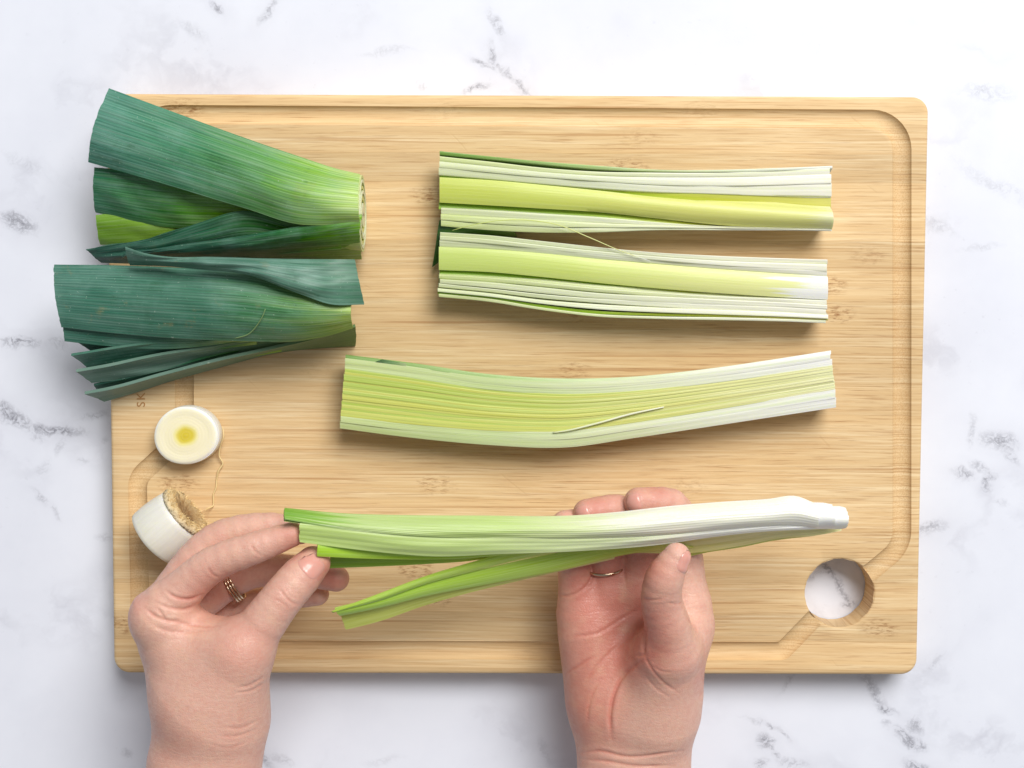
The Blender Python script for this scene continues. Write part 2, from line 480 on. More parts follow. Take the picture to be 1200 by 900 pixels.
# ------------------------------------------------------------------ leek materials
def leek_mat(name, stops, fibre=0.5, rough=0.38, sss=0.25, fine=1.0, dirt=0.0, streak=None, vein=0.0, gain=0.84):
    """stops: colour along the length (u 0..1); v = metres across * 100"""
    t = NT(name)
    uv = t.n('ShaderNodeUVMap', uv_map='UV').outputs[0]
    sep = t.n('ShaderNodeSeparateXYZ'); t.link(uv, sep.inputs[0])
    U, Vv = sep.outputs[0], sep.outputs[1]
    rnd = t.n('ShaderNodeObjectInfo').outputs['Random']
    def vec(a, b):
        c = t.n('ShaderNodeCombineXYZ')
        t.link(t.math('MULTIPLY', U, a), c.inputs[0]); t.link(t.math('MULTIPLY', Vv, b), c.inputs[1])
        t.link(t.math('MULTIPLY', rnd, 37.0), c.inputs[2])
        return c.outputs[0]
    wig = t.math('MULTIPLY', t.math('SUBTRACT', t.noise(vec(2.0, 5.0 * fine), 1.0, 3).outputs['Fac'], 0.5), 0.35)
    c = t.ramp(t.math('ADD', U, wig, clamp=True), stops, k=gain)
    f1 = t.noise(vec(2.2, 8.0 * fine), 1.0, 3, 0.6).outputs['Fac']
    f2 = t.noise(vec(6.0, 24.0 * fine), 1.0, 3, 0.65).outputs['Fac']
    fb = t.math('ADD', t.math('MULTIPLY', f1, 0.6), t.math('MULTIPLY', f2, 0.4))
    if vein:
        wv = t.math('SINE', t.math('ADD', t.math('MULTIPLY', Vv, 42.0), t.math('MULTIPLY', f1, 7.0)))
        fb = t.math('ADD', fb, t.math('MULTIPLY', wv, vein * .10))
    val = t.mapr(fb, 0.30, 0.70, 1.0 - 0.42 * fibre, 1.0 + 0.30 * fibre)
    sat = t.mapr(f1, 0.32, 0.68, 1.0 + 0.28 * fibre, 1.0 - 0.22 * fibre)
    hsv = t.n('ShaderNodeHueSaturation')
    t.link(c, hsv.inputs['Color']); t.link(val, hsv.inputs['Value']); t.link(sat, hsv.inputs['Saturation'])
    c = hsv.outputs[0]
    if streak:
        s = t.mapr(t.noise(vec(1.3, 6.0 * fine), 1.0, 2, 0.5).outputs['Fac'], 0.52, 0.64)
        c = t.mix(t.math('MULTIPLY', s, streak[1]), c, streak[0])
    if vein:
        P0 = t.n('ShaderNodeTexCoord').outputs['Object']
        bl = t.math('MULTIPLY', t.mapr(t.noise(P0, 38, 4, .65).outputs['Fac'], .46, .66), t.mapr(f2, .35, .6))
        c = t.mix(t.math('MULTIPLY', bl, .34), c, srgb(128, 164, 152))
        br = t.math('MULTIPLY', t.mapr(t.noise(P0, 70, 4, .7).outputs['Fac'], .56, .68), t.mapr(t.noise(vec(7, 16), 1.0, 3).outputs['Fac'], .45, .6))
        c = t.mix(t.math('MULTIPLY', br, .55), c, srgb(40, 84, 52))
    if dirt:
        P = t.n('ShaderNodeTexCoord').outputs['Object']
        d = t.math('MULTIPLY', t.mapr(t.noise(P, 55, 4, 0.7).outputs['Fac'], 0.60, 0.72), t.mapr(t.noise(vec(14, 40), 1.0, 3).outputs['Fac'], 0.45, 0.6))
        c = t.mix(t.math('MULTIPLY', d, dirt), c, srgb(150, 132, 84))
        w = t.mapr(t.noise(P, 620, 2, 0.6).outputs['Fac'], 0.70, 0.74)
        c = t.mix(t.math('MULTIPLY', w, 0.35), c, srgb(190, 205, 190))
    t.bump(fb, 0.35, 0.0006)
    t.base(c, rough, sss, (0.0025, 0.0028, 0.0012), spec=0.4)
    return t.mat

PALE = leek_mat('leek_pale_layer', [(0, srgb(214, 226, 160)), (.35, srgb(224, 232, 182)), (.7, srgb(241, 243, 214)), (1, srgb(250, 249, 230))], .5, streak=(srgb(206, 220, 140), .35))
WHITE = leek_mat('leek_white_layer', [(0, srgb(222, 230, 184)), (.35, srgb(230, 236, 202)), (.65, srgb(243, 244, 220)), (1, srgb(252, 250, 232))], .45, streak=(srgb(222, 230, 178), .35))
YELLOW = leek_mat('leek_yellow_heart', [(0, srgb(210, 222, 106)), (.3, srgb(218, 228, 118)), (.65, srgb(232, 233, 136)), (.93, srgb(235, 235, 150)), (1, srgb(240, 241, 190))], .18, sss=.35)
YELLOW2 = leek_mat('leek_light_heart', [(0, srgb(206, 224, 124)), (.35, srgb(216, 230, 130)), (.7, srgb(236, 240, 160)), (.88, srgb(240, 242, 170)), (.93, srgb(250, 251, 240)), (1, srgb(251, 251, 245))], .15, sss=.35)
CPALE = leek_mat('leek_cut_pale', [(0, srgb(212, 226, 160)), (.3, srgb(212, 228, 168)), (.6, srgb(232, 238, 200)), (.85, srgb(246, 248, 232)), (1, srgb(250, 250, 242))], .5, streak=(srgb(200, 220, 140), .3))
GREENIN = leek_mat('leek_green_layer', [(0, srgb(150, 192, 62)), (.4, srgb(170, 205, 72)), (.7, srgb(214, 218, 96)), (1, srgb(234, 230, 130))], .3)
OUTER = leek_mat('leek_outer_layer', [(0, srgb(120, 160, 70)), (.35, srgb(168, 196, 120)), (.6, srgb(214, 226, 178)), (1, srgb(246, 248, 236))], .35)
STRIPE_Y = leek_mat('leek_cut_yellow', [(0, srgb(216, 220, 116)), (.4, srgb(220, 224, 120)), (.7, srgb(230, 230, 144)), (1, srgb(242, 240, 184))], .28, streak=(srgb(196, 214, 104), .5))
STRIPE_G = leek_mat('leek_cut_green', [(0, srgb(194, 214, 108)), (.4, srgb(204, 220, 114)), (.7, srgb(226, 231, 148)), (1, srgb(240, 240, 184))], .28, streak=(srgb(226, 226, 140), .5))
DARKLEAF = leek_mat('leek_dark_scrap', [(0, srgb(54, 92, 44)), (.5, srgb(84, 128, 56)), (1, srgb(130, 150, 80))], .7, sss=.05)
BLUE = leek_mat('leek_bluegreen_leaf', [(0, srgb(84, 136, 118)), (.34, srgb(80, 134, 100)), (.66, srgb(100, 150, 84)), (.86, srgb(142, 182, 88)), (1, srgb(178, 204, 118))], .9, .40, .08, 1.0, .25, vein=.8, gain=.98)
BLUE2 = leek_mat('leek_second_leaf', [(0, srgb(60, 112, 84)), (.3, srgb(72, 126, 70)), (.6, srgb(108, 156, 66)), (1, srgb(160, 192, 80))], 1.0, .42, .08, vein=.8, gain=.98)  # second leaf: bluish green turning yellower along its length
DEEP = leek_mat('leek_deep_green_leaf', [(0, srgb(52, 92, 80)), (.45, srgb(54, 98, 74)), (.75, srgb(62, 112, 52)), (1, srgb(128, 178, 64))], 1.1, .40, .06, 1.0, .15, vein=.8, gain=.98)
TEAL = leek_mat('leek_teal_leaf', [(0, srgb(70, 116, 100)), (.5, srgb(70, 116, 94)), (.75, srgb(82, 130, 84)), (.90, srgb(124, 160, 80)), (1, srgb(168, 194, 96))], .9, .40, .06, 1.0, .8, vein=.8, gain=.98)
GREY = leek_mat('leek_grey_underside', [(0, srgb(118, 148, 134)), (.5, srgb(112, 144, 126)), (.8, srgb(110, 142, 100)), (1, srgb(126, 154, 96))], .6, .5, .08, 1.0, .2)
GREYTEAL = leek_mat('leek_curled_leaf', [(0, srgb(70, 108, 92)), (.5, srgb(84, 124, 108)), (1, srgb(86, 128, 104))], .9, .45, .06, 1.3, .5, vein=.8, gain=.98)
LIME = leek_mat('leek_lime_leaf', [(0, srgb(124, 168, 62)), (.5, srgb(150, 190, 74)), (1, srgb(160, 196, 80))], .45)

# ------------------------------------------------------------------ leek builders
def grid_uv(S, nu, nv):
    w = np.r_[0, np.cumsum(np.linalg.norm(np.diff(S[nu // 2], axis=0), axis=1))] * 100
    return np.stack(np.meshgrid(np.linspace(0, 1, nu), w, indexing='ij'), -1)

def leaf(name, parent, ea, eb, mat, bulge=0.0, thick=0.0013, nu=48, nv=13, wave=0.0, fold=None, urev=False, ridges=0.0, label=None):
    """thin leaf between two edges given as (photo x, photo y, height m)"""
    A = resample(ea, nu); B = resample(eb, nu)
    A = px(A[:, 0], A[:, 1], A[:, 2]); B = px(B[:, 0], B[:, 1], B[:, 2])
    tt = np.linspace(0, 1, nv)
    S = A[:, None] * (1 - tt)[None, :, None] + B[:, None] * tt[None, :, None]
    bl = np.asarray(bulge if np.ndim(bulge) else [bulge, bulge], float)
    blu = np.interp(np.linspace(0, 1, nu), np.linspace(0, 1, len(bl)), bl)
    S[..., 2] += blu[:, None] * (4 * tt * (1 - tt))[None]
    if fold:
        fp, fd, fw = fold                        # position across, depth, width
        S[..., 2] -= fd * np.exp(-((tt - fp) / fw) ** 2)[None]
    if wave:
        u = np.linspace(0, 1, nu)
        for k in range(4):
            S[..., 2] += wave / (k + 1) * np.sin(6.28 * (u[:, None] * random.uniform(.5, 1.8) * (k + 1) + tt[None] * random.uniform(-1.2, 1.2) * (k + 1)) + random.uniform(0, 6.28))
    if ridges:
        S[..., 2] += ridges * np.sin(tt * 6.28 * nv / 4.0)[None]
    for e0, e1 in ((0, 1), (-1, -2)):
        d = S[e0] - S[e1]; d /= np.linalg.norm(d, axis=1)[:, None]
        S[e0] += d * rng.normal(0, .00011, nv)[:, None]
    # thickness along averaged normals
    du = np.gradient(S, axis=0); dv = np.gradient(S, axis=1)
    N = np.cross(du, dv); N /= np.linalg.norm(N, axis=2)[..., None] + 1e-12
    if N[..., 2].mean() < 0: N = -N
    Lo = S - N * thick
    uv = grid_uv(S, nu, nv)
    if urev: uv[..., 0] = 1 - uv[..., 0]
    V = np.concatenate([S.reshape(-1, 3), Lo.reshape(-1, 3)]); UV = np.concatenate([uv.reshape(-1, 2)] * 2)
    n = nu * nv; F = []
    up = np.cross(du, dv)[..., 2].mean() > 0
    idx = lambda i, j: i * nv + j
    for i in range(nu - 1):
        for j in range(nv - 1):
            q = (idx(i, j), idx(i + 1, j), idx(i + 1, j + 1), idx(i, j + 1))
            if not up: q = q[::-1]
            F.append(q); F.append(tuple(n + k for k in q[::-1]))
    def side(a, b):
        F.append((a, b, b + n, a + n) if not up else (b, a, a + n, b + n))
    for i in range(nu - 1):
        side(idx(i + 1, 0), idx(i, 0)); side(idx(i, nv - 1), idx(i + 1, nv - 1))
    for j in range(nv - 1):
        side(idx(0, j), idx(0, j + 1)); side(idx(nu - 1, j + 1), idx(nu - 1, j))
    o = make_obj(name, V, F, mat, parent, UV, sharp=50)
    if label: o['label'] = label
    return o

def loft(name, parent, S, mat, sharp=45, caps=True, urev=False):
    """closed sections S[nu][nv] -> capped tube"""
    nu, nv = S.shape[:2]
    ctr = S.mean(1)
    w = np.r_[0, np.cumsum(np.linalg.norm(np.diff(S[nu // 2], axis=0), axis=1))] * 100
    uv = np.stack(np.meshgrid(np.linspace(0, 1, nu), w, indexing='ij'), -1).reshape(-1, 2)
    if urev: uv[:, 0] = 1 - uv[:, 0]
    V = S.reshape(-1, 3); F = []
    # orientation
    a = S[0]; nrm = np.zeros(3)
    for j in range(nv): nrm += np.cross(a[j] - ctr[0], a[(j + 1) % nv] - ctr[0])
    flip = (nrm @ (ctr[1] - ctr[0])) < 0
    for i in range(nu - 1):
        for j in range(nv):
            k = (j + 1) % nv
            q = (i * nv + j, i * nv + k, (i + 1) * nv + k, (i + 1) * nv + j)
            F.append(q[::-1] if flip else q)
    if caps:
        V = np.concatenate([V, ctr[:1], ctr[-1:]]); uv = np.concatenate([uv, [[0, w.mean()], [1, w.mean()]]])
        c0, c1 = nu * nv, nu * nv + 1
        for j in range(nv):
            k = (j + 1) % nv
            q0 = (c0, k, j); q1 = (c1, (nu - 1) * nv + j, (nu - 1) * nv + k)
            if flip: q0, q1 = q0[::-1], q1[::-1]
            F += [q0, q1]
    return make_obj(name, V, F, mat, parent, uv, sharp=sharp)

class Half:
    """a leek half lying cut face up: nested sheaths built between measured edge lines"""
    def __init__(self, name, label, top, bot, ztop, nu=60, group=None, skew=(0, 0)):
        self.skew = skew; self.nu = nu; self.ztop = ztop
        self.x0, self.x1 = top[0][0], top[-1][0]
        self.xs = np.linspace(self.x0, self.x1, nu)
        self.top = crv(top, self.xs)[:, 0]; self.bot = crv(bot, self.xs)[:, 0]
        c = px((self.x0 + self.x1) / 2, (self.top[nu // 2] + self.bot[nu // 2]) / 2, BOARD_Z)
        self.root = empty(name, tuple(c))
        tag(self.root, label, 'leek', group)
    def layer(self, name, a, b, mat, dz=0.0, dzb=None, bulge=0.0, jit=0.00035, xend=(0, 0), deep=1.0, edge=1.0):
        """a, b: edge lines as point lists (x, y) or fractions-of-width pairs (f0, f1)"""
        nu, xs = self.nu, self.xs
        def line(l):
            if not np.ndim(l) or len(np.shape(l)) == 1:
                f = np.linspace(l[0], l[1], nu)
                return self.top + (self.bot - self.top) * f
            return crv(l, xs)[:, 0]
        ya, yb = line(a), line(b)
        if not bulge:
            ya = ya + wob(nu, .45 * edge, .8) - .45; yb = yb + wob(nu, .45 * edge, .8) + .45
        yb = np.maximum(yb, ya + 0.6)
        dz = np.interp(np.linspace(0, 1, nu), np.linspace(0, 1, np.size(dz)), np.atleast_1d(dz))
        dzb = dz if dzb is None else np.interp(np.linspace(0, 1, nu), np.linspace(0, 1, np.size(dzb)), np.atleast_1d(dzb))
        bul = np.interp(np.linspace(0, 1, nu), np.linspace(0, 1, np.size(bulge)), np.atleast_1d(bulge))
        wz = wob(nu, jit, 2.0)
        if not bulge and edge == 1.0: dzb = dzb + random.uniform(-.0007, .0003)
        za = self.ztop + dz + wz; zb = self.ztop + dzb + wz
        xx = xs.copy()
        xx[0] += xend[0]; xx[-1] += xend[1]
        if len(xx) > 3:
            fa = ((ya + yb) / 2 - self.top) / (self.bot - self.top + 1e-6) - .5
            xx = np.linspace(xs[0] + xend[0] + self.skew[0] * fa[0] + random.uniform(-1.6, 1.6) * edge, xs[-1] + xend[1] + self.skew[1] * fa[-1] + random.uniform(-2.6, 2.0) * edge, nu)
        A = px(xx, ya, za); B = px(xx, yb, zb)
        T = px(xx, self.top, self.ztop); Bo = px(xx, self.bot, self.ztop); C = (T + Bo) / 2
        half = np.linalg.norm(T - Bo, axis=1) / 2
        H = self.ztop - BOARD_Z - 0.0003
        lat = (T - Bo) / (2 * half[:, None])
        la = ((A - C) * lat).sum(1); lb = ((B - C) * lat).sum(1)   # signed lateral offsets
        nt, ns = 8, 7
        secs = []
        for i in range(nu):
            s = []
            for k in range(nt + 1):
                f = k / nt
                p = A[i] * (1 - f) + B[i] * f
                p = p + np.array([0, 0, bul[i] * 4 * f * (1 - f) - (0.00022 * edge if k in (0, nt) else 0.00006 * edge if k in (1, nt - 1) else 0)])
                s.append(p)
            def pt(l, phi, z0):
                dep = H * min(1.0, abs(l) / half[i]) * deep
                return C[i] + lat[i] * l * math.cos(phi) + np.array([0, 0, z0 - self.ztop - dep * math.sin(phi)])
            if la[i] > 0 and lb[i] < 0:          # heart: straddles the middle
                for k in range(1, 2 * ns):
                    phi = math.pi * k / (2 * ns)
                    l = abs(lb[i]) if phi < math.pi / 2 else abs(la[i])
                    dep = H * max(abs(la[i]), abs(lb[i])) / half[i] * deep
                    cc = -math.cos(phi) * l
                    s.append(C[i] + lat[i] * cc + np.array([0, 0, zb[i] - self.ztop - dep * math.sin(phi)]))
            else:
                # keep a fixed point count: ns-1 down the b side, 1 at bottom, ns-1 up the a side
                for k in range(1, ns): s.append(pt(lb[i], 1.35 * k / ns, zb[i]))
                lm = (la[i] + lb[i]) / 2
                s.append(pt(lm, 1.38, (za[i] + zb[i]) / 2))
                for k in range(ns - 1, 0, -1): s.append(pt(la[i], 1.35 * k / ns, za[i]))
            secs.append(s)
        S = np.array(secs)
        S[..., 2] = np.maximum(S[..., 2], BOARD_Z + 0.0003)
        return loft(name, self.root, S, mat, sharp=60)

def zl(xs, ys, ox, oy, s):
    return [(ox + x / s, oy + y / s) for x, y in zip(xs, ys)]

# --- upper pair (A and B): measured lines in an enlarged crop
sx = [60, 200, 330, 500, 650, 830, 1000, 1138]
L = lambda *ys: zl(sx, ys, 490, 160, 2.353)
hA = Half('leek_half', 'leek half lying cut side up with a rounded bright yellow heart', L(40, 55, 68, 82, 92, 93, 88, 82), L(246, 258, 264, 262, 257, 257, 257, 259), 0.0385)
hA.layer('outer_sheath', L(40, 55, 68, 82, 92, 93, 88, 82), L(49, 63, 76, 90, 96, 97, 92, 86), OUTER, 0.0)
hA.layer('sheath', L(55, 70, 85, 97, 99, 99, 93, 87), L(67, 81, 96, 107, 112, 112, 108, 104), PALE, -.0004)
hA.layer('sheath', L(70, 84, 98, 109, 113, 113, 109, 105), L(84, 97, 110, 123, 132, 135, 132, 128), WHITE, .0002)
hA.layer('sheath', L(87, 99, 112, 124, 133, 136, 133, 129), L(106, 117, 129, 143, 153, 159, 163, 165), WHITE, -.0003)
hA.layer('inner_leaf', L(107, 117, 129, 143, 153, 160, 164, 166), L(122, 132, 144, 160, 175, 186, 194, 202), GREENIN, -.0016, -.0030)
hA.layer('heart_leaf', L(112, 120, 132, 149, 166, 180, 191, 200), L(182, 190, 198, 209, 225, 244, 255, 260), YELLOW, (.0, .0, .0005, .001), (-.001, -.001, -.002, -.003), (.0008, .0014, .0026, .005), xend=(-1, 1), jit=.0002)
hA.layer('inner_leaf', L(183, 191, 199, 211, 226, 245, 252, 255), L(199, 206, 212, 222, 236, 248, 254, 257), GREENIN, -.0045, -.003)
hA.layer('sheath', L(198, 205, 213, 223, 236, 248, 253, 255), L(213, 221, 229, 238, 244, 250, 254, 256), WHITE, -.001)
hA.layer('sheath', L(215, 224, 231, 240, 245, 251, 255, 257), L(228, 239, 247, 251, 251, 253, 256, 258), PALE, -.0006)
hA.layer('outer_sheath', L(231, 242, 250, 254, 253, 254, 256.5, 258.5), L(246, 258, 264, 262, 257, 257, 257.5, 259.5), PALE, -.0012)
# dark torn outer leaf caught between the two halves
leaf('torn_leaf', hA.root, [(515, 258, .0365), (560, 262, .0350), (602, 271, .0310)], [(507, 313, .026), (545, 284, .027), (606, 278, .026)], DARKLEAF, .001, .0008, 20, 7, .0004)

L2 = lambda *ys: zl(sx, ys, 490, 160, 2.353)
sxB = [57, 200, 330, 500, 650, 830, 1000, 1128]
LB = lambda *ys: zl(sxB, ys, 490, 160, 2.353)
hB = Half('leek_half', 'leek half lying cut side up with pale heart, stray fibre and many splayed white layers', LB(265, 274, 288, 306, 320, 331, 337, 341), LB(441, 455, 476, 497, 502, 505, 508, 513), 0.0385)
hB.layer('outer_sheath', LB(265, 274, 288, 306, 320, 331, 337, 341), LB(273, 283, 297, 315, 329, 341, 348, 352), WHITE, -.0006)
hB.layer('sheath', LB(275, 285, 299, 317, 331, 343, 350, 354), LB(284, 295, 308, 327, 340, 355, 364, 370), WHITE, .0)
hB.layer('sheath', LB(286, 296, 309, 328, 341, 356, 365, 371), LB(304, 311, 321, 338, 351, 366, 378, 386), WHITE, -.0003, -.001)
hB.layer('heart_leaf', LB(304, 311, 321, 338, 351, 366, 378, 386), LB(368, 374, 386, 404, 418, 432, 443, 450), YELLOW2, -.0005, -.001, (.0006, .001, .0014, .001), jit=.0002)
hB.layer('inner_leaf', LB(369, 375, 387, 405, 419, 433, 444, 451), LB(383, 391, 403, 421, 431, 440, 447, 452), GREENIN, -.0042, -.003)
hB.layer('sheath', LB(383, 391, 403, 420, 431, 441, 448, 453), LB(391, 400, 412, 429, 439, 448, 456, 463), PALE, -.0006)
hB.layer('sheath', LB(394, 404, 417, 434, 443, 451, 458, 465), LB(404, 416, 430, 445, 455, 463, 470, 477), WHITE, .0)
hB.layer('sheath', LB(406, 420, 434, 448, 457, 465, 472, 479), LB(415, 429, 445, 459, 468, 476, 484, 490), WHITE, -.0003)
hB.layer('sheath', LB(418, 433, 450, 464, 472, 479, 486, 492), LB(426, 440, 459, 476, 484, 490, 496, 501), WHITE, .0002)
hB.layer('sheath', LB(430, 443, 464, 483, 488, 492, 497, 502), LB(433, 447, 469, 489, 494, 497, 502, 506), GREENIN, -.001)
hB.layer('outer_sheath', LB(434, 449, 471, 491, 496, 499, 503, 507), LB(441, 455, 476, 497, 502, 505, 508, 513), PALE, -.0008)

def tube(name, parent, pts, r, mat, n=6, samples=40, taper=0.6):
    P = np.asarray(pts, float)
    d = np.r_[0, np.cumsum(np.linalg.norm(np.diff(P, axis=0), axis=1))]
    C = crv(np.c_[d / d[-1], P], np.linspace(0, 1, samples))
    T = np.gradient(C, axis=0); T /= np.linalg.norm(T, axis=1)[:, None]
    up = np.array([0.13, 0.21, 1.0])
    X = np.cross(T, up); X /= np.linalg.norm(X, axis=1)[:, None]; Y = np.cross(X, T)
    rr = r * (1 - (1 - taper) * np.abs(np.linspace(-1, 1, samples)) ** 3)
    a = np.linspace(0, 2 * math.pi, n, endpoint=False)
    S = C[:, None] + rr[:, None, None] * (np.cos(a)[None, :, None] * X[:, None] + np.sin(a)[None, :, None] * Y[:, None])
    return loft(name, parent, S, mat, sharp=None)
tube('stray_fibre', hB.root, [px(*p) for p in ((530, 270, .0390), (552, 264, .0405), (590, 258, .0415), (630, 259, .0415), (652, 263, .041), (690, 278, .0402), (725, 293, .0398), (762, 306, .0392))], .00026, YELLOW2)

# --- the long curved half (C)
sxC = [42, 190, 380, 550, 700, 850, 1000, 1156]
LC = lambda *ys: zl(sxC, ys, 380, 390, 1.9355)
hC = Half('leek_half', 'long curved leek half with flat striped cut face, cut side up', LC(50, 68, 95, 104, 100, 85, 65, 41), LC(216, 236, 254, 259, 238, 215, 192, 168), 0.039, nu=64, skew=(-8, 8))
hC.layer('outer_sheath', (0, 0), (.05, .05), OUTER, -.0012, -.0004, edge=.5)
hC.layer('sheath', (.05, .05), (.125, .15), CPALE, .0, edge=.5)
hC.layer('sheath', (.125, .15), (.195, .265), CPALE, -.0004, edge=.4)
cuts = [.195, .235, .265, .31, .345, .375, .42, .455, .49, .53, .56, .60, .635, .68, .72, .755, .80, .84]
for i in range(len(cuts) - 1):
    f0, f1 = cuts[i], cuts[i + 1]
    w = lambda f: .265 + (f - .195) / (.84 - .195) * (.69 - .265)
    m = STRIPE_Y if (i % 3 == 1 or f0 > .5 and i % 2) else STRIPE_G
    hC.layer('inner_layer', (f0, w(f0)), (f1, w(f1)), m, random.uniform(-.00035, .0001), jit=.00008, edge=.35)
hC.layer('sheath', (.842, .69), (.915, .84), CPALE, -.0002, edge=.4)
hC.layer('outer_sheath', (.915, .84), (1, 1), CPALE, -.0002, -.0012, edge=.5)
tube('cut_sliver', hC.root, [px(*p) for p in ((648, 507, .0398), (662, 505, .0402), (700, 496, .0402), (740, 485, .0401), (778, 477, .0396))], .00055, WHITE)
leaf('torn_edge', hC.root, [(448, 421, .0385), (476, 426, .0383)], [(440, 424, .0388), (476, 429, .0388)], DARKLEAF, 0, .0008, 10, 4)

# ------------------------------------------------------------------ leek greens, upper bundle
gU = empty('leek_greens', tuple(px(290, 240, BOARD_Z)))
tag(gU, 'fan of leek greens with a round pale cut end, broad blue-green leaf on top', 'leek greens')
def ring_tube(name, parent, cu, vtop, vbot, zc, rz, x0, x1, thick, mat, n=40, a0=0, a1=360, closed=True):
    """sheath wrapped round the stub: axis along world x"""
    pt, pb = px(cu, vtop, zc), px(cu, vbot, zc)
    yc, ry = (pt[1] + pb[1]) / 2, abs(pt[1] - pb[1]) / 2
    X0, X1 = px(x0, (vtop + vbot) / 2, zc)[0], px(x1, (vtop + vbot) / 2, zc)[0]
    a = np.radians(np.linspace(a0, a1, n, endpoint=not closed))
    wobr = 1 + .02 * np.sin(3 * a + random.random() * 6)
    o = np.c_[yc + ry * wobr * np.cos(a), zc + rz * wobr * np.sin(a)]
    i = np.c_[yc + (ry - thick) * wobr * np.cos(a), zc + (rz - thick) * wobr * np.sin(a)]
    nu = 16
    xs = np.linspace(X0, X1, nu)
    if closed:
        prof = np.concatenate([o, o[:1], i[::-1][-1:], i[::-1]])
    prof = np.concatenate([o, i[::-1]]) if not closed else None
    V = []; F = []; UV = []
    m = len(o)
    per = np.r_[0, np.cumsum(np.hypot(*np.diff(o, axis=0).T))] * 100
    for q in (o, i):
        for k, x in enumerate(xs):
            for j in range(m):
                V.append((x, q[j, 0], max(q[j, 1], BOARD_Z + .0004))); UV.append((.55 + .45 * k / (nu - 1), per[j]))
    N = nu * m
    js = range(m) if closed else range(m - 1)
    for k in range(nu - 1):
        for j in js:
            j2 = (j + 1) % m
            F.append((k*m+j, k*m+j2, (k+1)*m+j2, (k+1)*m+j)); F.append((N+k*m+j, N+(k+1)*m+j, N+(k+1)*m+j2, N+k*m+j2))
    for j in js:
        j2 = (j + 1) % m
        F.append((j2, j, N + j, N + j2)); e = (nu - 1) * m
        F.append((e + j, e + j2, N + e + j2, N + e + j))
    if not closed:
        for k in range(nu - 1):
            F.append((k*m, (k+1)*m, N+(k+1)*m, N+k*m)); F.append(((k+1)*m+m-1, k*m+m-1, N+k*m+m-1, N+(k+1)*m+m-1))
    return make_obj(name, V, F, mat, parent, UV, sharp=50)
STUB = leek_mat('leek_stub', [(0, srgb(120, 168, 70)), (.6, srgb(160, 198, 90)), (.85, srgb(200, 222, 130)), (1, srgb(216, 230, 160))], .5)
STUBIN = leek_mat('leek_stub_inside', [(0, srgb(190, 212, 96)), (1, srgb(222, 232, 140))], .3)
STUBCORE = leek_mat('leek_stub_core', [(0, srgb(220, 230, 180)), (1, srgb(232, 238, 200))], .3)
ring_tube('stub_sheath', gU, 425, 206, 296, .0400, .0190, 396, 425, .0016, STUB)
ring_tube('stub_sheath', gU, 426, 211, 292, .0403, .0176, 398, 425.6, .0015, STUBCORE)
ring_tube('stub_sheath', gU, 426, 217, 286, .0400, .0154, 398, 425, .0016, STUBIN)
ring_tube('stub_sheath', gU, 427, 223, 280, .0398, .0132, 398, 426, .0016, STUBCORE)
ring_tube('stub_sheath', gU, 427, 230, 273, .0395, .0108, 398, 425.5, .0018, STUBIN)
ring_tube('stub_sheath', gU, 427, 238, 266, .0390, .0080, 398, 426, .0076, STUBCORE)
# leaves, lowest first
leaf('leaf', gU, [(112, 252, .034), (200, 240, .036), (330, 225, .040)], [(117, 287, .026), (210, 285, .030), (330, 275, .034)], LIME, .002, nv=11, wave=.0005)
leaf('leaf', gU, [(110, 196, .042), (220, 205, .044), (350, 215, .048)], [(111, 249, .034), (205, 267, .036), (270, 268, .040), (350, 268, .044)], BLUE2, .003, nv=15, wave=.0008)
leaf('leaf', gU, [(101, 292, .036), (120, 289, .0375), (187, 276, .044), (236, 260, .048), (285, 247, .051), (344, 262, .053), (400, 268, .054)],
     [(119, 308, .028), (150, 309, .030), (200, 308, .034), (250, 305, .038), (300, 300, .042), (350, 296, .045), (400, 292, .048)], DEEP, .002, nv=15, wave=.0008)
leaf('leaf', gU, [(170, 293, .042), (215, 286, .047), (285, 276, .052), (350, 265, .0595), (424, 251, .0622)],
     [(140, 303, .034), (210, 305, .035), (285, 305, .036), (350, 305, .034), (424, 304, .032)], DEEP, (.003, .005, .0085, .0105), nv=19, wave=.0005)
leaf('leaf', gU, [(127, 103, .048), (200, 130, .050), (280, 159, .053), (350, 183, .054), (400, 199, .052), (422, 204, .050)],
     [(103, 190, .046), (160, 206, .050), (240, 230, .054), (290, 245, .058), (345, 262, .0615), (422, 262, .0625)], BLUE, (.006, .006, .007, .009, .0105), nv=29, nu=60, wave=.0005, fold=(.17, .0012, .05), label='broad blue-green leaf')

# ------------------------------------------------------------------ leek greens, lower bundle
gL = empty('leek_greens', tuple(px(260, 370, BOARD_Z)))
tag(gL, 'dark teal leek greens with splayed grey-green leaf edges and a curled leaf', 'leek greens')
leaf('leaf', gL, [(140, 395, .030), (300, 370, .034), (412, 350, .034)], [(150, 415, .024), (300, 400, .024), (412, 392, .024)], DEEP, .004, nv=9)
leaf('leaf', gL, [(99.5, 462, .034), (127, 457, .0355), (190, 440, .038), (250, 424.5, .040), (320, 409, .043), (370, 397, .044), (417, 383, .044)],
     [(122, 471, .0235), (150, 463, .0225), (200, 447, .0215), (250, 433, .021), (337, 412, .021), (380, 408, .021), (417, 405.5, .021)], GREY, -.001, nv=9, wave=.0005, thick=.0016)
leaf('leaf', gL, [(110, 452, .030), (190, 434, .034), (260, 415, .038), (330, 402, .040)],
     [(116, 460, .024), (190, 445, .025), (260, 425, .028), (330, 412, .030)], DEEP, 0, nv=7)
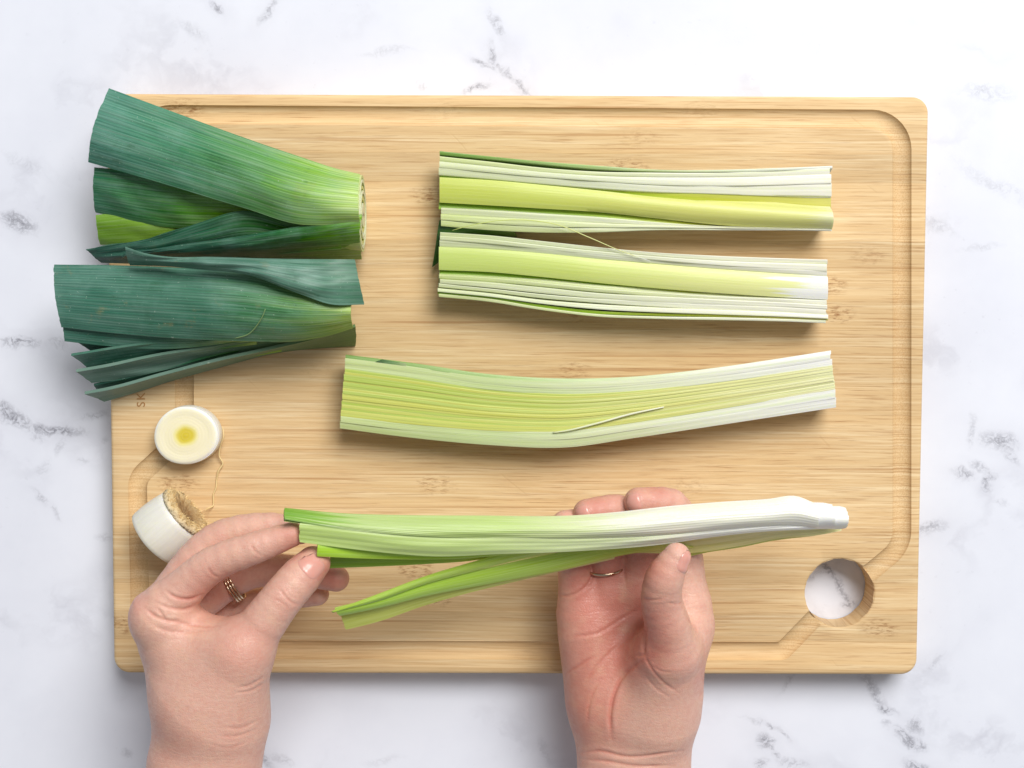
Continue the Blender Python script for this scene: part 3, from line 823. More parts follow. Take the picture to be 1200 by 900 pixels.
leaf('leaf', gL, [(89, 436, .040), (120, 431, .041), (180, 418, .043), (240, 408, .045), (285, 400, .047), (345, 396, .048)],
     [(107, 449, .031), (140, 445, .031), (200, 432, .034), (260, 418, .036), (310, 409, .039), (345, 404, .041)], GREY, -.0015, nv=9, wave=.0006, thick=.0016)
leaf('leaf', gL, [(84, 417, .044), (120, 411, .045), (159, 405, .046), (240, 400, .048), (300, 396, .050)],
     [(103, 432, .034), (140, 427, .035), (200, 418, .038), (250, 410, .042), (300, 404, .044)], TEAL, -.0015, nv=11, wave=.0006)
leaf('leaf', gL, [(86, 398, .044), (140, 396, .046), (220, 394, .048)], [(106, 411, .038), (140, 412, .038), (220, 406, .042)], DEEP, 0, nv=7)
leaf('leaf', gL, [(74, 380, .046), (150, 384, .047), (230, 388, .048), (300, 390, .049)], [(76, 400, .0445), (120, 405, .0445), (200, 409, .045), (272, 402, .046), (300, 400, .047)], TEAL, .001, nv=9)
leaf('leaf', gL, [(63.5, 310, .046), (140, 311, .050), (215, 314, .053), (290, 320, .055), (360, 335, .056), (413, 348, .054)],
     [(72, 383.5, .049), (140, 391, .051), (215, 397, .052), (290, 400, .052), (348, 400, .051), (390, 392, .051), (414, 384.5, .050)], TEAL, (.004, .005, .007, .009, .010), nv=29, nu=60, wave=.0005, label='broad dark teal leaf with soil specks')
leaf('leaf', gL, [(147, 289, .062), (168, 296, .064), (190, 300, .064), (250, 301, .063), (320, 303, .064), (416, 304, .062)],
     [(152, 311, .056), (195, 312, .0585), (236, 316, .061), (285, 321, .063), (355, 346, .066), (386, 356.5, .066), (427, 357, .062)], GREYTEAL, (.003, .004, .004, .003), nv=21, wave=.0009, label='curled grey-green leaf')
SCAR = NT('leaf_scar'); SCAR.base(srgb(120, 150, 96), .7)
tube('scar', gL, [px(*p) for p in ((273, 397, .0535), (292, 391, .0572), (302, 380, .0608), (308, 370, .0632), (311, 362, .0640))], .00032, SCAR.mat, samples=24)

# ------------------------------------------------------------------ white end pieces
def slice_mat():
    t = NT('leek_slice_face')
    uv = t.n('ShaderNodeUVMap', uv_map='UV').outputs[0]
    sep = t.n('ShaderNodeSeparateXYZ'); t.link(uv, sep.inputs[0])
    r = sep.outputs[0]
    P = t.n('ShaderNodeTexCoord').outputs['Object']
    rw = t.math('ADD', r, t.math('MULTIPLY', t.math('SUBTRACT', t.noise(P, 220, 3).outputs['Fac'], .5), .07))
    c = t.ramp(rw, [(0, srgb(212, 190, 52)), (.23, srgb(220, 202, 76)), (.32, srgb(236, 226, 150)), (.42, srgb(240, 232, 196)), (.9, srgb(240, 233, 204)), (.96, srgb(248, 246, 232))])
    rings = t.math('SINE', t.math('MULTIPLY', rw, 62.0))
    c = t.mix(t.mapr(rings, 0.3, 1, 0, .09), c, srgb(226, 214, 170))
    t.bump(t.math('ADD', t.math('MULTIPLY', rings, .2), t.noise(P, 500, 3).outputs['Fac']), .15, .0004)
    t.base(c, .35, .35, (.003, .003, .0018), spec=.45)
    return t.mat
SLICE = slice_mat()
SKINW = leek_mat('leek_white_skin', [(0, srgb(236, 232, 214)), (.5, srgb(244, 242, 230)), (1, srgb(247, 245, 236))], .12, .35, .35)

disc = empty('leek_slice', tuple(px(220, 511, BOARD_Z)))
tag(disc, 'flat round leek end slice with yellow centre', 'leek slice')
def disc_build():
    c = px(217.5, 510.5, .031); n = 72; rad = .0164
    V = []; UV = []; F = []
    rr = [0.02, .15, .3, .45, .6, .75, .88, .96, 1.0]
    a = np.linspace(0, 2 * math.pi, n, endpoint=False)
    sh = 1 + .025 * np.sin(2 * a + .6) + .012 * np.sin(3 * a + 2)
    for r in rr:
        for k in range(n):
            V.append((c[0] + rad * r * sh[k] * math.cos(a[k]), c[1] + rad * r * sh[k] * .93 * math.sin(a[k]), .0310 - (.0006 if r == 1 else 0) + .0002 * math.sin(r * 30))); UV.append((r, 0))
    for i in range(len(rr) - 1):
        for k in range(n):
            F.append((i*n+k, (i+1)*n+k, (i+1)*n+(k+1)%n, i*n+(k+1)%n))
    F.append(tuple(range(n)))
    make_obj('cut_face', V, F, SLICE, disc, UV, sharp=60)
    S = []
    for z, s in ((BOARD_Z + .0003, .93), (BOARD_Z + .0012, .99), (.024, 1.03), (.0275, 1.025), (.0298, 1.012), (.0303, .998)):
        S.append([(c[0] + .0006 + rad * s * sh[k] * math.cos(a[k]), c[1] + rad * s * sh[k] * .93 * math.sin(a[k]), z) for k in range(n)])
    loft('rind', disc, np.array(S), SKINW, sharp=60)
disc_build()

ROOTM = NT('root_plate')
def _root():
    t = ROOTM; P = t.n('ShaderNodeTexCoord').outputs['Object']
    n1 = t.noise(P, 260, 5, .7).outputs['Fac']; n2 = t.noise(P, 900, 3, .6).outputs['Fac']
    c = t.ramp(n1, [(.30, srgb(150, 112, 66)), (.45, srgb(200, 166, 112)), (.62, srgb(226, 200, 150))])
    c = t.mix(t.mapr(n2, .45, .65, 0, .5), c, srgb(236, 214, 170))
    su = t.n('ShaderNodeSeparateXYZ'); t.link(t.n('ShaderNodeUVMap', uv_map='UV').outputs[0], su.inputs[0])
    c = t.mix(t.mapr(t.math('ADD', su.outputs[0], t.math('MULTIPLY', n1, .35)), .55, .95, 0, .8), c, srgb(128, 92, 54))
    c = t.mix(t.mapr(su.outputs[0], 0, .3, .75, 0), c, srgb(236, 222, 188))
    t.bump(t.math('ADD', n1, t.math('MULTIPLY', n2, .5)), .9, .0015)
    t.base(c, .8)
_root()
FIBM = NT('root_fibre'); FIBM.base(srgb(232, 206, 150), .6)
def root_end():
    root = empty('leek_root_end', tuple(px(203, 615, BOARD_Z)))
    tag(root, 'white leek root end lying tilted with brown shaggy root plate', 'leek root')
    ax = np.array([.76, .64, .06]); ax /= np.linalg.norm(ax)
    c0 = px(183, 630, BOARD_Z + .0125)
    X = np.cross(ax, [0, 0, 1]); X /= np.linalg.norm(X); Y = np.cross(X, ax)
    n = 64; a = np.linspace(0, 2 * math.pi, n, endpoint=False)
    prof = [(0, .0158), (.0004, .0163), (.002, .0165), (.007, .0166), (.012, .0163), (.017, .0156), (.0200, .0150), (.0206, .0140)]
    S = np.array([[c0 + ax * h * 1.0 + r * (1 + .018 * math.sin(2 * t + 1) + .01 * math.sin(5 * t)) * (math.cos(t) * X + math.sin(t) * Y) for t in a] for h, r in prof])
    dz = max(0, BOARD_Z + .0004 - S[..., 2].min()); S[..., 2] += dz; c0 = c0 + np.array([0, 0, dz])
    loft('white_body', root, S, SKINW, sharp=60)
    rp = [(.0204, .0152), (.0226, .0146), (.0240, .0124), (.0240, .0098), (.0226, .0066), (.0214, .0038), (.0208, .0008)]
    S = []
    for h, r in rp:
        row = []
        for t in a:
            j = random.uniform(-.0008, .0008) if r > .002 else 0
            row.append(c0 + ax * (h + j) + (r + j) * (math.cos(t) * X + math.sin(t) * Y))
        S.append(row)
    loft('root_plate', root, np.array(S), ROOTM.mat, sharp=None)
    hv = []; hf = []
    for k in range(420):
        t = random.uniform(0, 6.283); r = .0142 * math.sqrt(random.uniform(.55, 1))
        b = c0 + ax * (.0242 if r < .011 else .0226) + r * (math.cos(t) * X + math.sin(t) * Y)
        d = ax * random.uniform(.3, 1) + (math.cos(t) * X + math.sin(t) * Y) * random.uniform(.1, 1.1) + np.array([random.uniform(-.5, .5) for _ in range(3)])
        d /= np.linalg.norm(d); ln = random.uniform(.0010, .0026) if r < .0125 else random.uniform(.0012, .0046); w = .00022
        s = np.cross(d, [random.random(), random.random(), random.random()]); s /= np.linalg.norm(s); s2 = np.cross(d, s)
        i = len(hv)
        hv += [b + w * s, b - .5 * w * s + .87 * w * s2, b - .5 * w * s - .87 * w * s2, b + d * ln]
        hf += [(i, i+1, i+3), (i+1, i+2, i+3), (i+2, i, i+3)]
    o = make_obj('root_stubble', hv, hf, FIBM.mat, root, smooth=False); o['kind'] = 'stuff'
    z = BOARD_Z + .0006
    tube('root_strand', root, [px(*p) for p in ((241, 598, z + .010), (243, 596, z + .004), (250, 592, z), (250, 586, z), (250, 580, z), (253, 572, z), (254, 562, z), (256, 552, z + .001), (261, 543, z + .001), (257, 535, z + .002), (258, 524, z + .003), (262, 511, z + .005), (261, 500, z + .004))], .00042, FIBM.mat, samples=90)
root_end()

# ------------------------------------------------------------------ held leek half
hD = empty('leek_half', tuple(px(680, 630, .075)))
tag(hD, 'leek half held up in both hands, rounded white side up, green leaves fanned', 'leek')
DOUT = leek_mat('held_outer_layer', [(0, srgb(128, 176, 66)), (.07, srgb(148, 190, 84)), (.13, srgb(192, 214, 140)), (.40, srgb(198, 220, 140)), (.56, srgb(224, 234, 182)), (.66, srgb(247, 247, 228)), (1, srgb(253, 252, 238))], .36, .34, .3, .9)
DSEC = leek_mat('held_second_layer', [(0, srgb(190, 214, 124)), (.3, srgb(200, 220, 144)), (.6, srgb(222, 232, 182)), (.78, srgb(246, 247, 234)), (1, srgb(250, 250, 240))], .26, .34, .3)
DLIME = leek_mat('held_lime_leaf', [(0, srgb(166, 204, 64)), (.5, srgb(178, 210, 80)), (1, srgb(196, 214, 104))], .3, .34, .35, gain=1.0)
DLIME2 = leek_mat('held_fan_leaf', [(0, srgb(172, 208, 88)), (.4, srgb(184, 216, 96)), (.8, srgb(196, 220, 104)), (1, srgb(212, 224, 128))], .45, .34, .35, gain=1.0)
DOLIVE = leek_mat('held_olive_leaf', [(0, srgb(198, 208, 110)), (.5, srgb(206, 212, 116)), (1, srgb(228, 220, 150))], .4, .4, .3, gain=1.0)
DCUT = leek_mat('held_cut_face', [(0, srgb(222, 220, 136)), (.6, srgb(234, 224, 160)), (1, srgb(240, 236, 176))], .4, .4, .3, gain=1.0)
# fan leaves hanging lower
leaf('fan_leaf', hD, [(398, 718, .062), (440, 708, .064), (500, 692, .067), (560, 678, .069), (640, 664, .070), (720, 650, .070)],
     [(405.5, 738, .058), (440, 729.5, .060), (500, 709, .063), (545, 696, .066), (590, 685, .067), (650, 671, .068), (720, 655, .069)], DOLIVE, .0005, nv=9, thick=.0010)
leaf('fan_leaf', hD, [(392, 712, .068), (440, 700, .070), (500, 683, .073), (560, 668, .075), (650, 648, .076), (760, 630, .076)],
     [(398, 722, .066), (440, 713.5, .068), (500, 698.5, .070), (575, 684, .071), (650, 669.5, .0715), (749, 647.5, .072), (812, 642, .072)], DLIME2, .0015, nv=11, nu=60)
leaf('fan_leaf', hD, [(388.4, 716, .0685), (440, 697, .072), (500, 674.5, .076), (560, 656.5, .079), (590, 648, .080), (650, 640, .080)],
     [(396, 717, .068), (440, 705, .0715), (500, 684, .0748), (560, 668, .077), (600, 658, .078), (650, 648, .078)], DLIME2, .0012, nv=9, nu=50)
# inner leaves between thumb and finger
leaf('inner_leaf', hD, [(387, 646, .082), (440, 646, .081), (500, 645, .080), (600, 640, .079), (700, 636, .078)],
     [(386, 666, .080), (440, 664, .079), (500, 661, .078), (545, 658, .0775), (600, 650, .077), (700, 642, .077)], GREENIN, .0008, nv=9)
leaf('inner_leaf', hD, [(373, 632, .0985), (440, 636, .090), (530, 640, .086), (700, 630, .083)],
     [(371.6, 652, .0985), (440, 655, .090), (530, 655, .085), (600, 650, .083), (700, 640, .081)], DLIME, .0012, nv=9)
# cut face underside toward the white end
leaf('cut_layer', hD, [(740, 628, .078), (840, 622, .078), (930, 614, .077), (988, 606, .077)],
     [(745, 648, .070), (812, 648, .070), (868, 639.5, .070), (912, 631, .071), (960, 627, .072), (986, 622, .073)], DCUT, -.001, thick=.004, nv=11)
leaf('cut_layer', hD, [(800, 626, .076), (870, 622, .076), (930, 616, .076), (960, 612, .076)],
     [(800, 654, .066), (826, 648, .0665), (868, 641.5, .067), (905, 634, .068), (955, 628, .070)], DOLIVE, -.001, thick=.002, nv=9)
# white core ends, longest first
def shell(name, x0, x1, top, bot, zt, zb, bul, mat, thick=.0022, urange=None):
    xs = np.linspace(x0, x1, 14)
    ea = [(x, float(np.interp(x, *zip(*top))), zt) for x in xs]; eb = [(x, float(np.interp(x, *zip(*bot))), zb) for x in xs]
    return leaf(name, hD, ea, eb, mat, bul, thick, nu=50, nv=21)
DW = leek_mat('held_white_core', [(0, srgb(240, 243, 220)), (.5, srgb(250, 250, 243)), (1, srgb(251, 251, 246))], .12, .34, .3)
shell('white_layer', 915, 991, [(600, 612), (800, 606), (930, 594), (984, 593), (991, 595)], [(600, 645), (772, 637), (843, 628), (900, 622), (955, 620), (986, 620), (991, 619)], .0800, .0800, .0065, DW)
shell('white_layer', 915, 975, [(600, 609), (800, 601), (930, 588), (965, 589), (975, 591)], [(600, 645), (772, 638), (843, 628), (900, 622), (955, 620), (975, 619)], .0810, .0805, .0075, DW)
leaf('second_layer', hD, [(351.5, 612, .1015), (410, 616, .0985), (470, 622, .0955), (560, 626, .0925), (680, 628, .0905), (787, 622, .089), (900, 612, .087), (955, 606, .085)],
     [(350.6, 635, .1005), (410, 643, .0970), (470, 649.6, .0935), (506, 652, .0920), (590, 649, .0900), (680, 645.5, .0885), (772, 638.5, .0870), (843, 628.5, .086), (900, 622.5, .085), (955, 620, .083)], DSEC, (.0010, .0012, .0015, .001), .0018, nu=70, nv=17, wave=.0003, ridges=.00012)
leaf('outer_layer', hD, [(333.5, 595, .096), (395, 601, .093), (470, 603.4, .088), (560, 604, .087), (680, 603.4, .086), (711, 601, .086), (794, 592, .085), (860, 587, .085), (900, 584.5, .085), (932, 581, .085), (956, 590, .084)],
     [(334, 608.5, .103), (395, 619, .100), (470, 626.5, .0965), (560, 630.5, .0930), (680, 631, .0915), (735, 629.5, .0910), (787, 626, .0900), (850, 620, .089), (900, 617, .087), (930, 617, .085), (957, 619, .084)], DOUT, (.002, .003, .0036, .0045, .006, .0065, .006), .0020, nu=90, nv=41, wave=.0003, ridges=.00010)
# ------------------------------------------------------------------ hands
def smin(a, b, k):
    h = np.clip(0.5 + 0.5 * (b - a) / k, 0, 1)
    return b * (1 - h) + a * h - k * h * (1 - h)

def surface_nets(F, org, h):
    ins = F < 0
    nx, ny, nz = F.shape
    s = np.zeros((nx-1, ny-1, nz-1), np.int8)
    for a in (0, 1):
        for b in (0, 1):
            for c in (0, 1):
                s += ins[a:nx-1+a, b:ny-1+b, c:nz-1+c]
    act = (s > 0) & (s < 8)
    ci = np.argwhere(act)
    idx = -np.ones(act.shape, np.int64); idx[act] = np.arange(len(ci))
    acc = np.zeros((len(ci), 3)); cn = np.zeros(len(ci))
    cor = [(a, b, c) for a in (0, 1) for b in (0, 1) for c in (0, 1)]
    for p in cor:
        for ax in range(3):
            if p[ax]: continue
            q = list(p); q[ax] = 1
            f0 = F[ci[:, 0] + p[0], ci[:, 1] + p[1], ci[:, 2] + p[2]]; f1 = F[ci[:, 0] + q[0], ci[:, 1] + q[1], ci[:, 2] + q[2]]
            m = (f0 < 0) != (f1 < 0)
            t = f0[m] / (f0[m] - f1[m])
            pt = np.tile(np.array(p, float), (m.sum(), 1)); pt[:, ax] = t
            acc[m] += pt; cn[m] += 1
    V = (ci + acc / cn[:, None]) * h + org
    Q = []
    for ax in range(3):
        sl0 = [slice(None)] * 3; sl1 = [slice(None)] * 3
        sl0[ax] = slice(0, -1); sl1[ax] = slice(1, None)
        a = ins[tuple(sl0)]; b = ins[tuple(sl1)]
        for flip, m in ((False, a & ~b), (True, ~a & b)):
            e = np.argwhere(m)
            u, w = [(1, 2), (2, 0), (0, 1)][ax]
            ok = (e[:, u] > 0) & (e[:, w] > 0) & (e[:, u] < F.shape[u]-1) & (e[:, w] < F.shape[w]-1)
            e = e[ok]
            def cell(du, dw):
                c = e.copy(); c[:, u] -= du; c[:, w] -= dw
                return idx[c[:, 0], c[:, 1], c[:, 2]]
            q = np.stack([cell(1, 1), cell(0, 1), cell(0, 0), cell(1, 0)], 1)
            Q.append(q[:, ::-1] if flip else q)
    return V, np.concatenate(Q)

def skin_mat(name, base, red):
    t = NT(name)
    P = t.n('ShaderNodeTexCoord').outputs['Object']
    at = t.n('ShaderNodeAttribute', attribute_name='blush_shade')
    n1 = t.noise(P, 60, 4, .6).outputs['Fac']; n2 = t.noise(P, 420, 3, .6).outputs['Fac']
    f = t.math('ADD', at.outputs['Fac'], t.math('MULTIPLY', t.math('SUBTRACT', n1, .5), .85), clamp=True)
    c = t.mix(f, base, red)
    c = t.mix(t.mapr(n2, .40, .66, 0, .22), c, red)
    c = t.mix(t.mapr(t.noise(P, 95, 3, .6).outputs['Fac'], .50, .70, 0, .25), c, srgb(224, 184, 152))
    wr = t.n('ShaderNodeTexWave', wave_type='BANDS', bands_direction='Y')
    t.link(P, wr.inputs['Vector']); wr.inputs['Scale'].default_value = 130; wr.inputs['Distortion'].default_value = 9; wr.inputs['Detail'].default_value = 3; wr.inputs['Detail Scale'].default_value = 1.4
    vo = t.n('ShaderNodeTexVoronoi', feature='DISTANCE_TO_EDGE'); t.link(t.vadd(P, t.vmul(t.noise(P, 300, 2).outputs['Color'], (.002, .002, .002))), vo.inputs['Vector'])
    vo.inputs['Scale'].default_value = 900
    h = t.math('ADD', t.math('MULTIPLY', t.mapr(vo.outputs['Distance'], 0, .12), .5), t.math('ADD', t.math('MULTIPLY', n2, .7), t.math('MULTIPLY', wr.outputs['Fac'], .22)))
    t.bump(h, .30, .0006)
    t.base(c, t.mapr(n2, .35, .65, .36, .52), .18, (.0040, .0016, .0009), spec=.5)
    return t.mat
SKIN = skin_mat('skin', srgb(219, 174, 155), srgb(198, 124, 107))
NAILM = NT('fingernail'); NAILM.base(srgb(214, 156, 142), .22, .3, (.004, .002, .0015), spec=.5)

def build_hand(name, palm, fingers, creases, blush_shade, h=0.00065):
    """palm: list of (a, b, ra, rb, flat axis/None, flat factor); fingers: list of (joints, root k)"""
    W = lambda p: px(p[0], p[1], p[2])
    pts = []
    for a, b, ra, rb, fl in palm: pts += [(W(a), ra), (W(b), rb)]
    for js, k in fingers: pts += [(W(j), j[3]) for j in js]
    lo = np.min([p - r - .006 for p, r in pts], 0); hi = np.max([p + r + .006 for p, r in pts], 0)
    n = np.ceil((hi - lo) / h).astype(int) + 1
    ax = [lo[i] + h * np.arange(n[i]) for i in range(3)]
    BIG = 0.02
    def seg(field, a, b, ra, rb, k, flat=None):
        m = max(ra, rb) + k + .004
        l = np.minimum(a, b) - m; u = np.maximum(a, b) + m
        sl = tuple(slice(max(0, int((l[i] - lo[i]) / h)), min(n[i], int((u[i] - lo[i]) / h) + 2)) for i in range(3))
        X = ax[0][sl[0]][:, None, None]; Y = ax[1][sl[1]][None, :, None]; Z = ax[2][sl[2]][None, None, :]
        ab = b - a; L2 = ab @ ab + 1e-12
        t = np.clip(((X - a[0]) * ab[0] + (Y - a[1]) * ab[1] + (Z - a[2]) * ab[2]) / L2, 0, 1)
        dx, dy, dz = X - (a[0] + t * ab[0]), Y - (a[1] + t * ab[1]), Z - (a[2] + t * ab[2])
        r = ra + (rb - ra) * t
        if flat is not None:
            nv, s = np.array(flat[0], float), flat[1]; nv /= np.linalg.norm(nv)
            c = dx * nv[0] + dy * nv[1] + dz * nv[2]
            d = np.sqrt(np.maximum(dx*dx + dy*dy + dz*dz + c*c*(1/s**2 - 1), 0)) - r
        else:
            d = np.sqrt(dx*dx + dy*dy + dz*dz) - r
        field[sl] = smin(field[sl], d, k)
    G = np.full(n, BIG)
    for a, b, ra, rb, fl in palm: seg(G, W(a), W(b), ra, rb, .014, fl)
    for js, k in fingers:
        Ff = np.full(n, BIG)
        P = np.array([W(j) for j in js]); R4 = np.array([j[3] for j in js])
        cl = np.r_[0, np.cumsum(np.linalg.norm(np.diff(P, axis=0), axis=1))]
        ts = np.unique(np.r_[cl, np.linspace(0, cl[-1], 13)])
        C4 = crv(np.c_[cl, P, R4], ts)
        for i in range(len(ts) - 1): seg(Ff, C4[i, :3], C4[i+1, :3], C4[i, 3], C4[i+1, 3], .0005)
        # blend widely near the root only
        d = np.sqrt((ax[0][:, None, None] - P[0][0])**2 + (ax[1][None, :, None] - P[0][1])**2 + (ax[2][None, None, :] - P[0][2])**2)
        kk = .0007 + k * np.clip(1 - (d - .012) / .016, 0, 1)
        G = smin(G, Ff, kk)
    V, Q = surface_nets(G, lo, h)
    # relax
    nb = np.zeros_like(V); ct = np.zeros(len(V))
    E = np.unique(np.sort(np.concatenate([Q[:, [0, 1]], Q[:, [1, 2]], Q[:, [2, 3]], Q[:, [3, 0]]]), axis=1), axis=0)
    deg = np.bincount(E.ravel(), minlength=len(V)).astype(float)[:, None]
    def relax(V, f):
        a = np.zeros_like(V)
        np.add.at(a, E[:, 0], V[E[:, 1]]); np.add.at(a, E[:, 1], V[E[:, 0]])
        return V + f * (a / deg - V)
    for _ in range(3): V = relax(V, .5); V = relax(V, -.5)
    V = relax(V, .4)
    def normals(V):
        fn = np.cross(V[Q[:, 2]] - V[Q[:, 0]], V[Q[:, 3]] - V[Q[:, 1]])
        N = np.zeros_like(V)
        for k in range(4): np.add.at(N, Q[:, k], fn)
        return N / (np.linalg.norm(N, axis=1)[:, None] + 1e-15)
    N = normals(V)
    U = topx(V)
    view = CAMP - V; view /= np.linalg.norm(view, axis=1)[:, None]
    facing = (N * view).sum(1)
    disp = np.zeros(len(V)); bl = np.zeros(len(V))
    def pdist(poly):
        p = np.asarray(poly, float)
        if len(p) > 2: p = resample(p, 24)
        d = np.full(len(U), 1e9); tpos = np.zeros(len(U))
        for i in range(len(p) - 1):
            ab = p[i+1] - p[i]
            t = np.clip(((U - p[i]) @ ab) / (ab @ ab + 1e-9), 0, 1)
            q = np.linalg.norm(U - (p[i] + t[:, None] * ab), axis=1)
            b = q < d; d[b] = q[b]; tpos[b] = (i + t[b]) / (len(p) - 1)
        return d, tpos
    for poly, depth, width, zmin in creases:
        depth *= .48; width *= .70
        d, tp = pdist(poly)
        env = np.clip(np.minimum(tp, 1 - tp) * 5, 0.25, 1)
        m = (facing > .05) & (V[:, 2] > zmin)
        e = np.where(m, np.exp(-(d / width) ** 2) * env, 0)
        disp -= depth * e
        disp += np.where(m, .22 * depth * np.exp(-((d - 2.6 * width) / (1.5 * width)) ** 2) * env, 0)
        if depth > 0: bl += .9 * e * min(1.0, depth / .0009)
    V = V + N * disp[:, None]
    for (u, v, r, s) in blush_shade:
        bl += s * np.exp(-(((U[:, 0] - u) ** 2 + (U[:, 1] - v) ** 2) / r ** 2))
    root = empty(name, (float(V[:, 0].mean()), float(V[:, 1].mean()), float(V[:, 2].min())))
    o = make_obj('skin', V, Q, SKIN, root)
    at = o.data.attributes.new('blush_shade', 'FLOAT', 'POINT')
    at.data.foreach_set('value', np.clip(bl, 0, 1).astype(np.float32))
    bvh = BVHTree.FromPolygons([tuple(v) for v in V], [tuple(map(int, q)) for q in Q])
    return root, o, bvh

def nail(parent, bvh, base, tip, outdir, width, curve=.35):
    """nail plate laid on the finger: base/tip world points on the finger axis, outdir = direction the nail faces"""
    base, tip, od = map(lambda x: np.array(x, float), (base, tip, outdir))
    ax = tip - base; ln = np.linalg.norm(ax); ax /= ln
    od -= ax * (od @ ax); od /= np.linalg.norm(od)
    sd = np.cross(ax, od)
    nu, nv = 15, 13; rows = []
    mid = (base + tip) / 2; hm = bvh.ray_cast(Vector(mid + od * .025), Vector(-od), .05)
    ref = (np.array(hm[0]) - mid) @ od if hm[0] is not None else 0.0
    for i in range(nu):
        f = i / (nu - 1)
        # rounded outline
        w = width * (math.sqrt(max(0, 1 - (max(0, .28 - f) / .28) ** 2 * .75)) * math.sqrt(max(0, 1 - (max(0, f - .72) / .28) ** 2 * .8)))
        row = []
        for j in range(nv):
            s = (j / (nv - 1) - .5) * 2
            p = base + ax * ln * f + sd * w * s
            hit = bvh.ray_cast(Vector(p + od * .025), Vector(-od), .05)
            q = np.array(hit[0]) if hit[0] is not None else None
            if q is None or abs((q - p) @ od - ref) > .0045:
                q = np.array(bvh.find_nearest(Vector(p + od * (ref - .001)))[0])
            edge = max(abs(s), abs(2 * f - 1))
            row.append(q + od * (.00055 - .0008 * max(0, edge - .8) / .2))
        rows.append(row)
    S = np.array(rows)
    for _ in range(2): S[1:-1, 1:-1] = .5 * S[1:-1, 1:-1] + .125 * (S[:-2, 1:-1] + S[2:, 1:-1] + S[1:-1, :-2] + S[1:-1, 2:])
    V = S.reshape(-1, 3)
    F = [(i*nv+j, (i+1)*nv+j, (i+1)*nv+j+1, i*nv+j+1) for i in range(nu-1) for j in range(nv-1)]
    return make_obj('fingernail', V, F, NAILM.mat, parent)

# left-hand side: hand pinching the leaf tips (thumb side up)
Zs = lambda p, z: (p[0], p[1], z)
palmL = [
    ((222, 1020, .082), (240, 895, .082), .0262, .0246, ((0, 0, 1), .85)),
    ((240, 895, .082), (249, 835, .080), .0246, .0232, ((0, 0, 1), .85)),
    ((242, 830, .078), (197, 730, .084), .0195, .0158, None),
    ((246, 835, .068), (194, 735, .070), .0190, .0125, None),
    ((245, 840, .060), (206, 742, .058), .0180, .0120, None),
    ((250, 845, .055), (220, 756, .046), .0160, .0110, None),
    ((263, 838, .086), (283, 764, .097), .0200, .0128, None),
    ((240, 800, .082), (250, 765, .084), .0190, .0120, None),
    ((215, 755, .084), (262, 764, .088), .0130, .0100, None),
    ((240, 822, .086), (272, 772, .0935), .0215, .0140, None),
]
fingL = [
    ([(188, 722, .087, .0150), (212, 694, .089, .0104), (247, 663, .092, .0087), (302, 641, .095, .0075), (342, 626.5, .094, .0060)], .006),
    ([(188, 718, .074, .0120), (262, 629, .074, .0085), (318, 619, .076, .0076), (352, 622, .077, .0066)], .006),
    ([(200, 730, .060, .0105), (300, 669, .056, .0084), (350, 669, .058, .0075), (394, 678, .061, .0066)], .006),
    ([(216, 750, .046, .0098), (300, 706, .043, .0074), (340, 699, .045, .0066), (372, 696, .048, .0060)], .006),
    ([(284, 763, .096, .0126), (310, 728, .0975, .0108), (333, 698, .0975, .0099), (352, 676, .0945, .0096), (367, 660, .0905, .0083)], .010),
]
crL = [
    ([(194, 692), (206, 700), (222, 702), (236, 697)], .0013, 2.4, .07),
    ([(182, 706), (198, 712), (216, 714), (232, 708)], .0010, 2.6, .07),
    ([(170, 712), (182, 722), (196, 727), (214, 727)], .0012, 2.4, .07),
    ([(196, 727), (218, 731), (238, 734), (256, 734)], .0009, 2.2, .07),
    ([(174, 730), (192, 738), (220, 741), (250, 737)], .0007, 2.6, .07),
    ([(184, 712), (190, 720), (194, 727)], .0008, 2.0, .07),
    ([(243, 664), (248, 672), (256, 677)], .0007, 1.8, .08),
    ([(294, 638), (299, 646), (306, 651)], .0007, 1.8, .08),
    ([(326, 688), (333, 697), (344, 707), (352, 708)], .0006, 1.8, .09),
    ([(318, 700), (330, 706), (341, 716)], .0004, 1.6, .09),
    ([(334, 688), (340, 698), (348, 701)], .0004, 1.5, .09),
    ([(276, 806), (292, 803), (311, 792)], .0006, 2.2, .07),
    ([(272, 812), (292, 810), (312, 799)], .0005, 2.0, .07),
    ([(262, 852), (282, 853), (304, 843)], .0005, 2.2, .07),
    ([(256, 862), (280, 862), (300, 854)], .0004, 2.0, .07),
    ([(240, 870), (268, 876), (296, 866)], .0003, 2.2, .07),
]
blL = [(150, 705, 22, .35), (278, 765, 34, .40), (342, 632, 22, .7), (262, 685, 28, .5), (395, 680, 24, .8), (230, 700, 26, .25), (200, 870, 40, .25), (375, 665, 16, .5), (335, 700, 22, .2)]
handL, skinL, bvhL = build_hand('hand', palmL, fingL, crL, blL)
tag(handL, 'bare hand with stacked ring pinching the green leaf tips of the held leek', 'hand')
a_, b_ = px(354, 674, .102), px(374, 652, .1005)
nail(handL, bvhL, px(355, 671, .100), px(375, 653, .098), (.22, .04, 1.0), .0068)

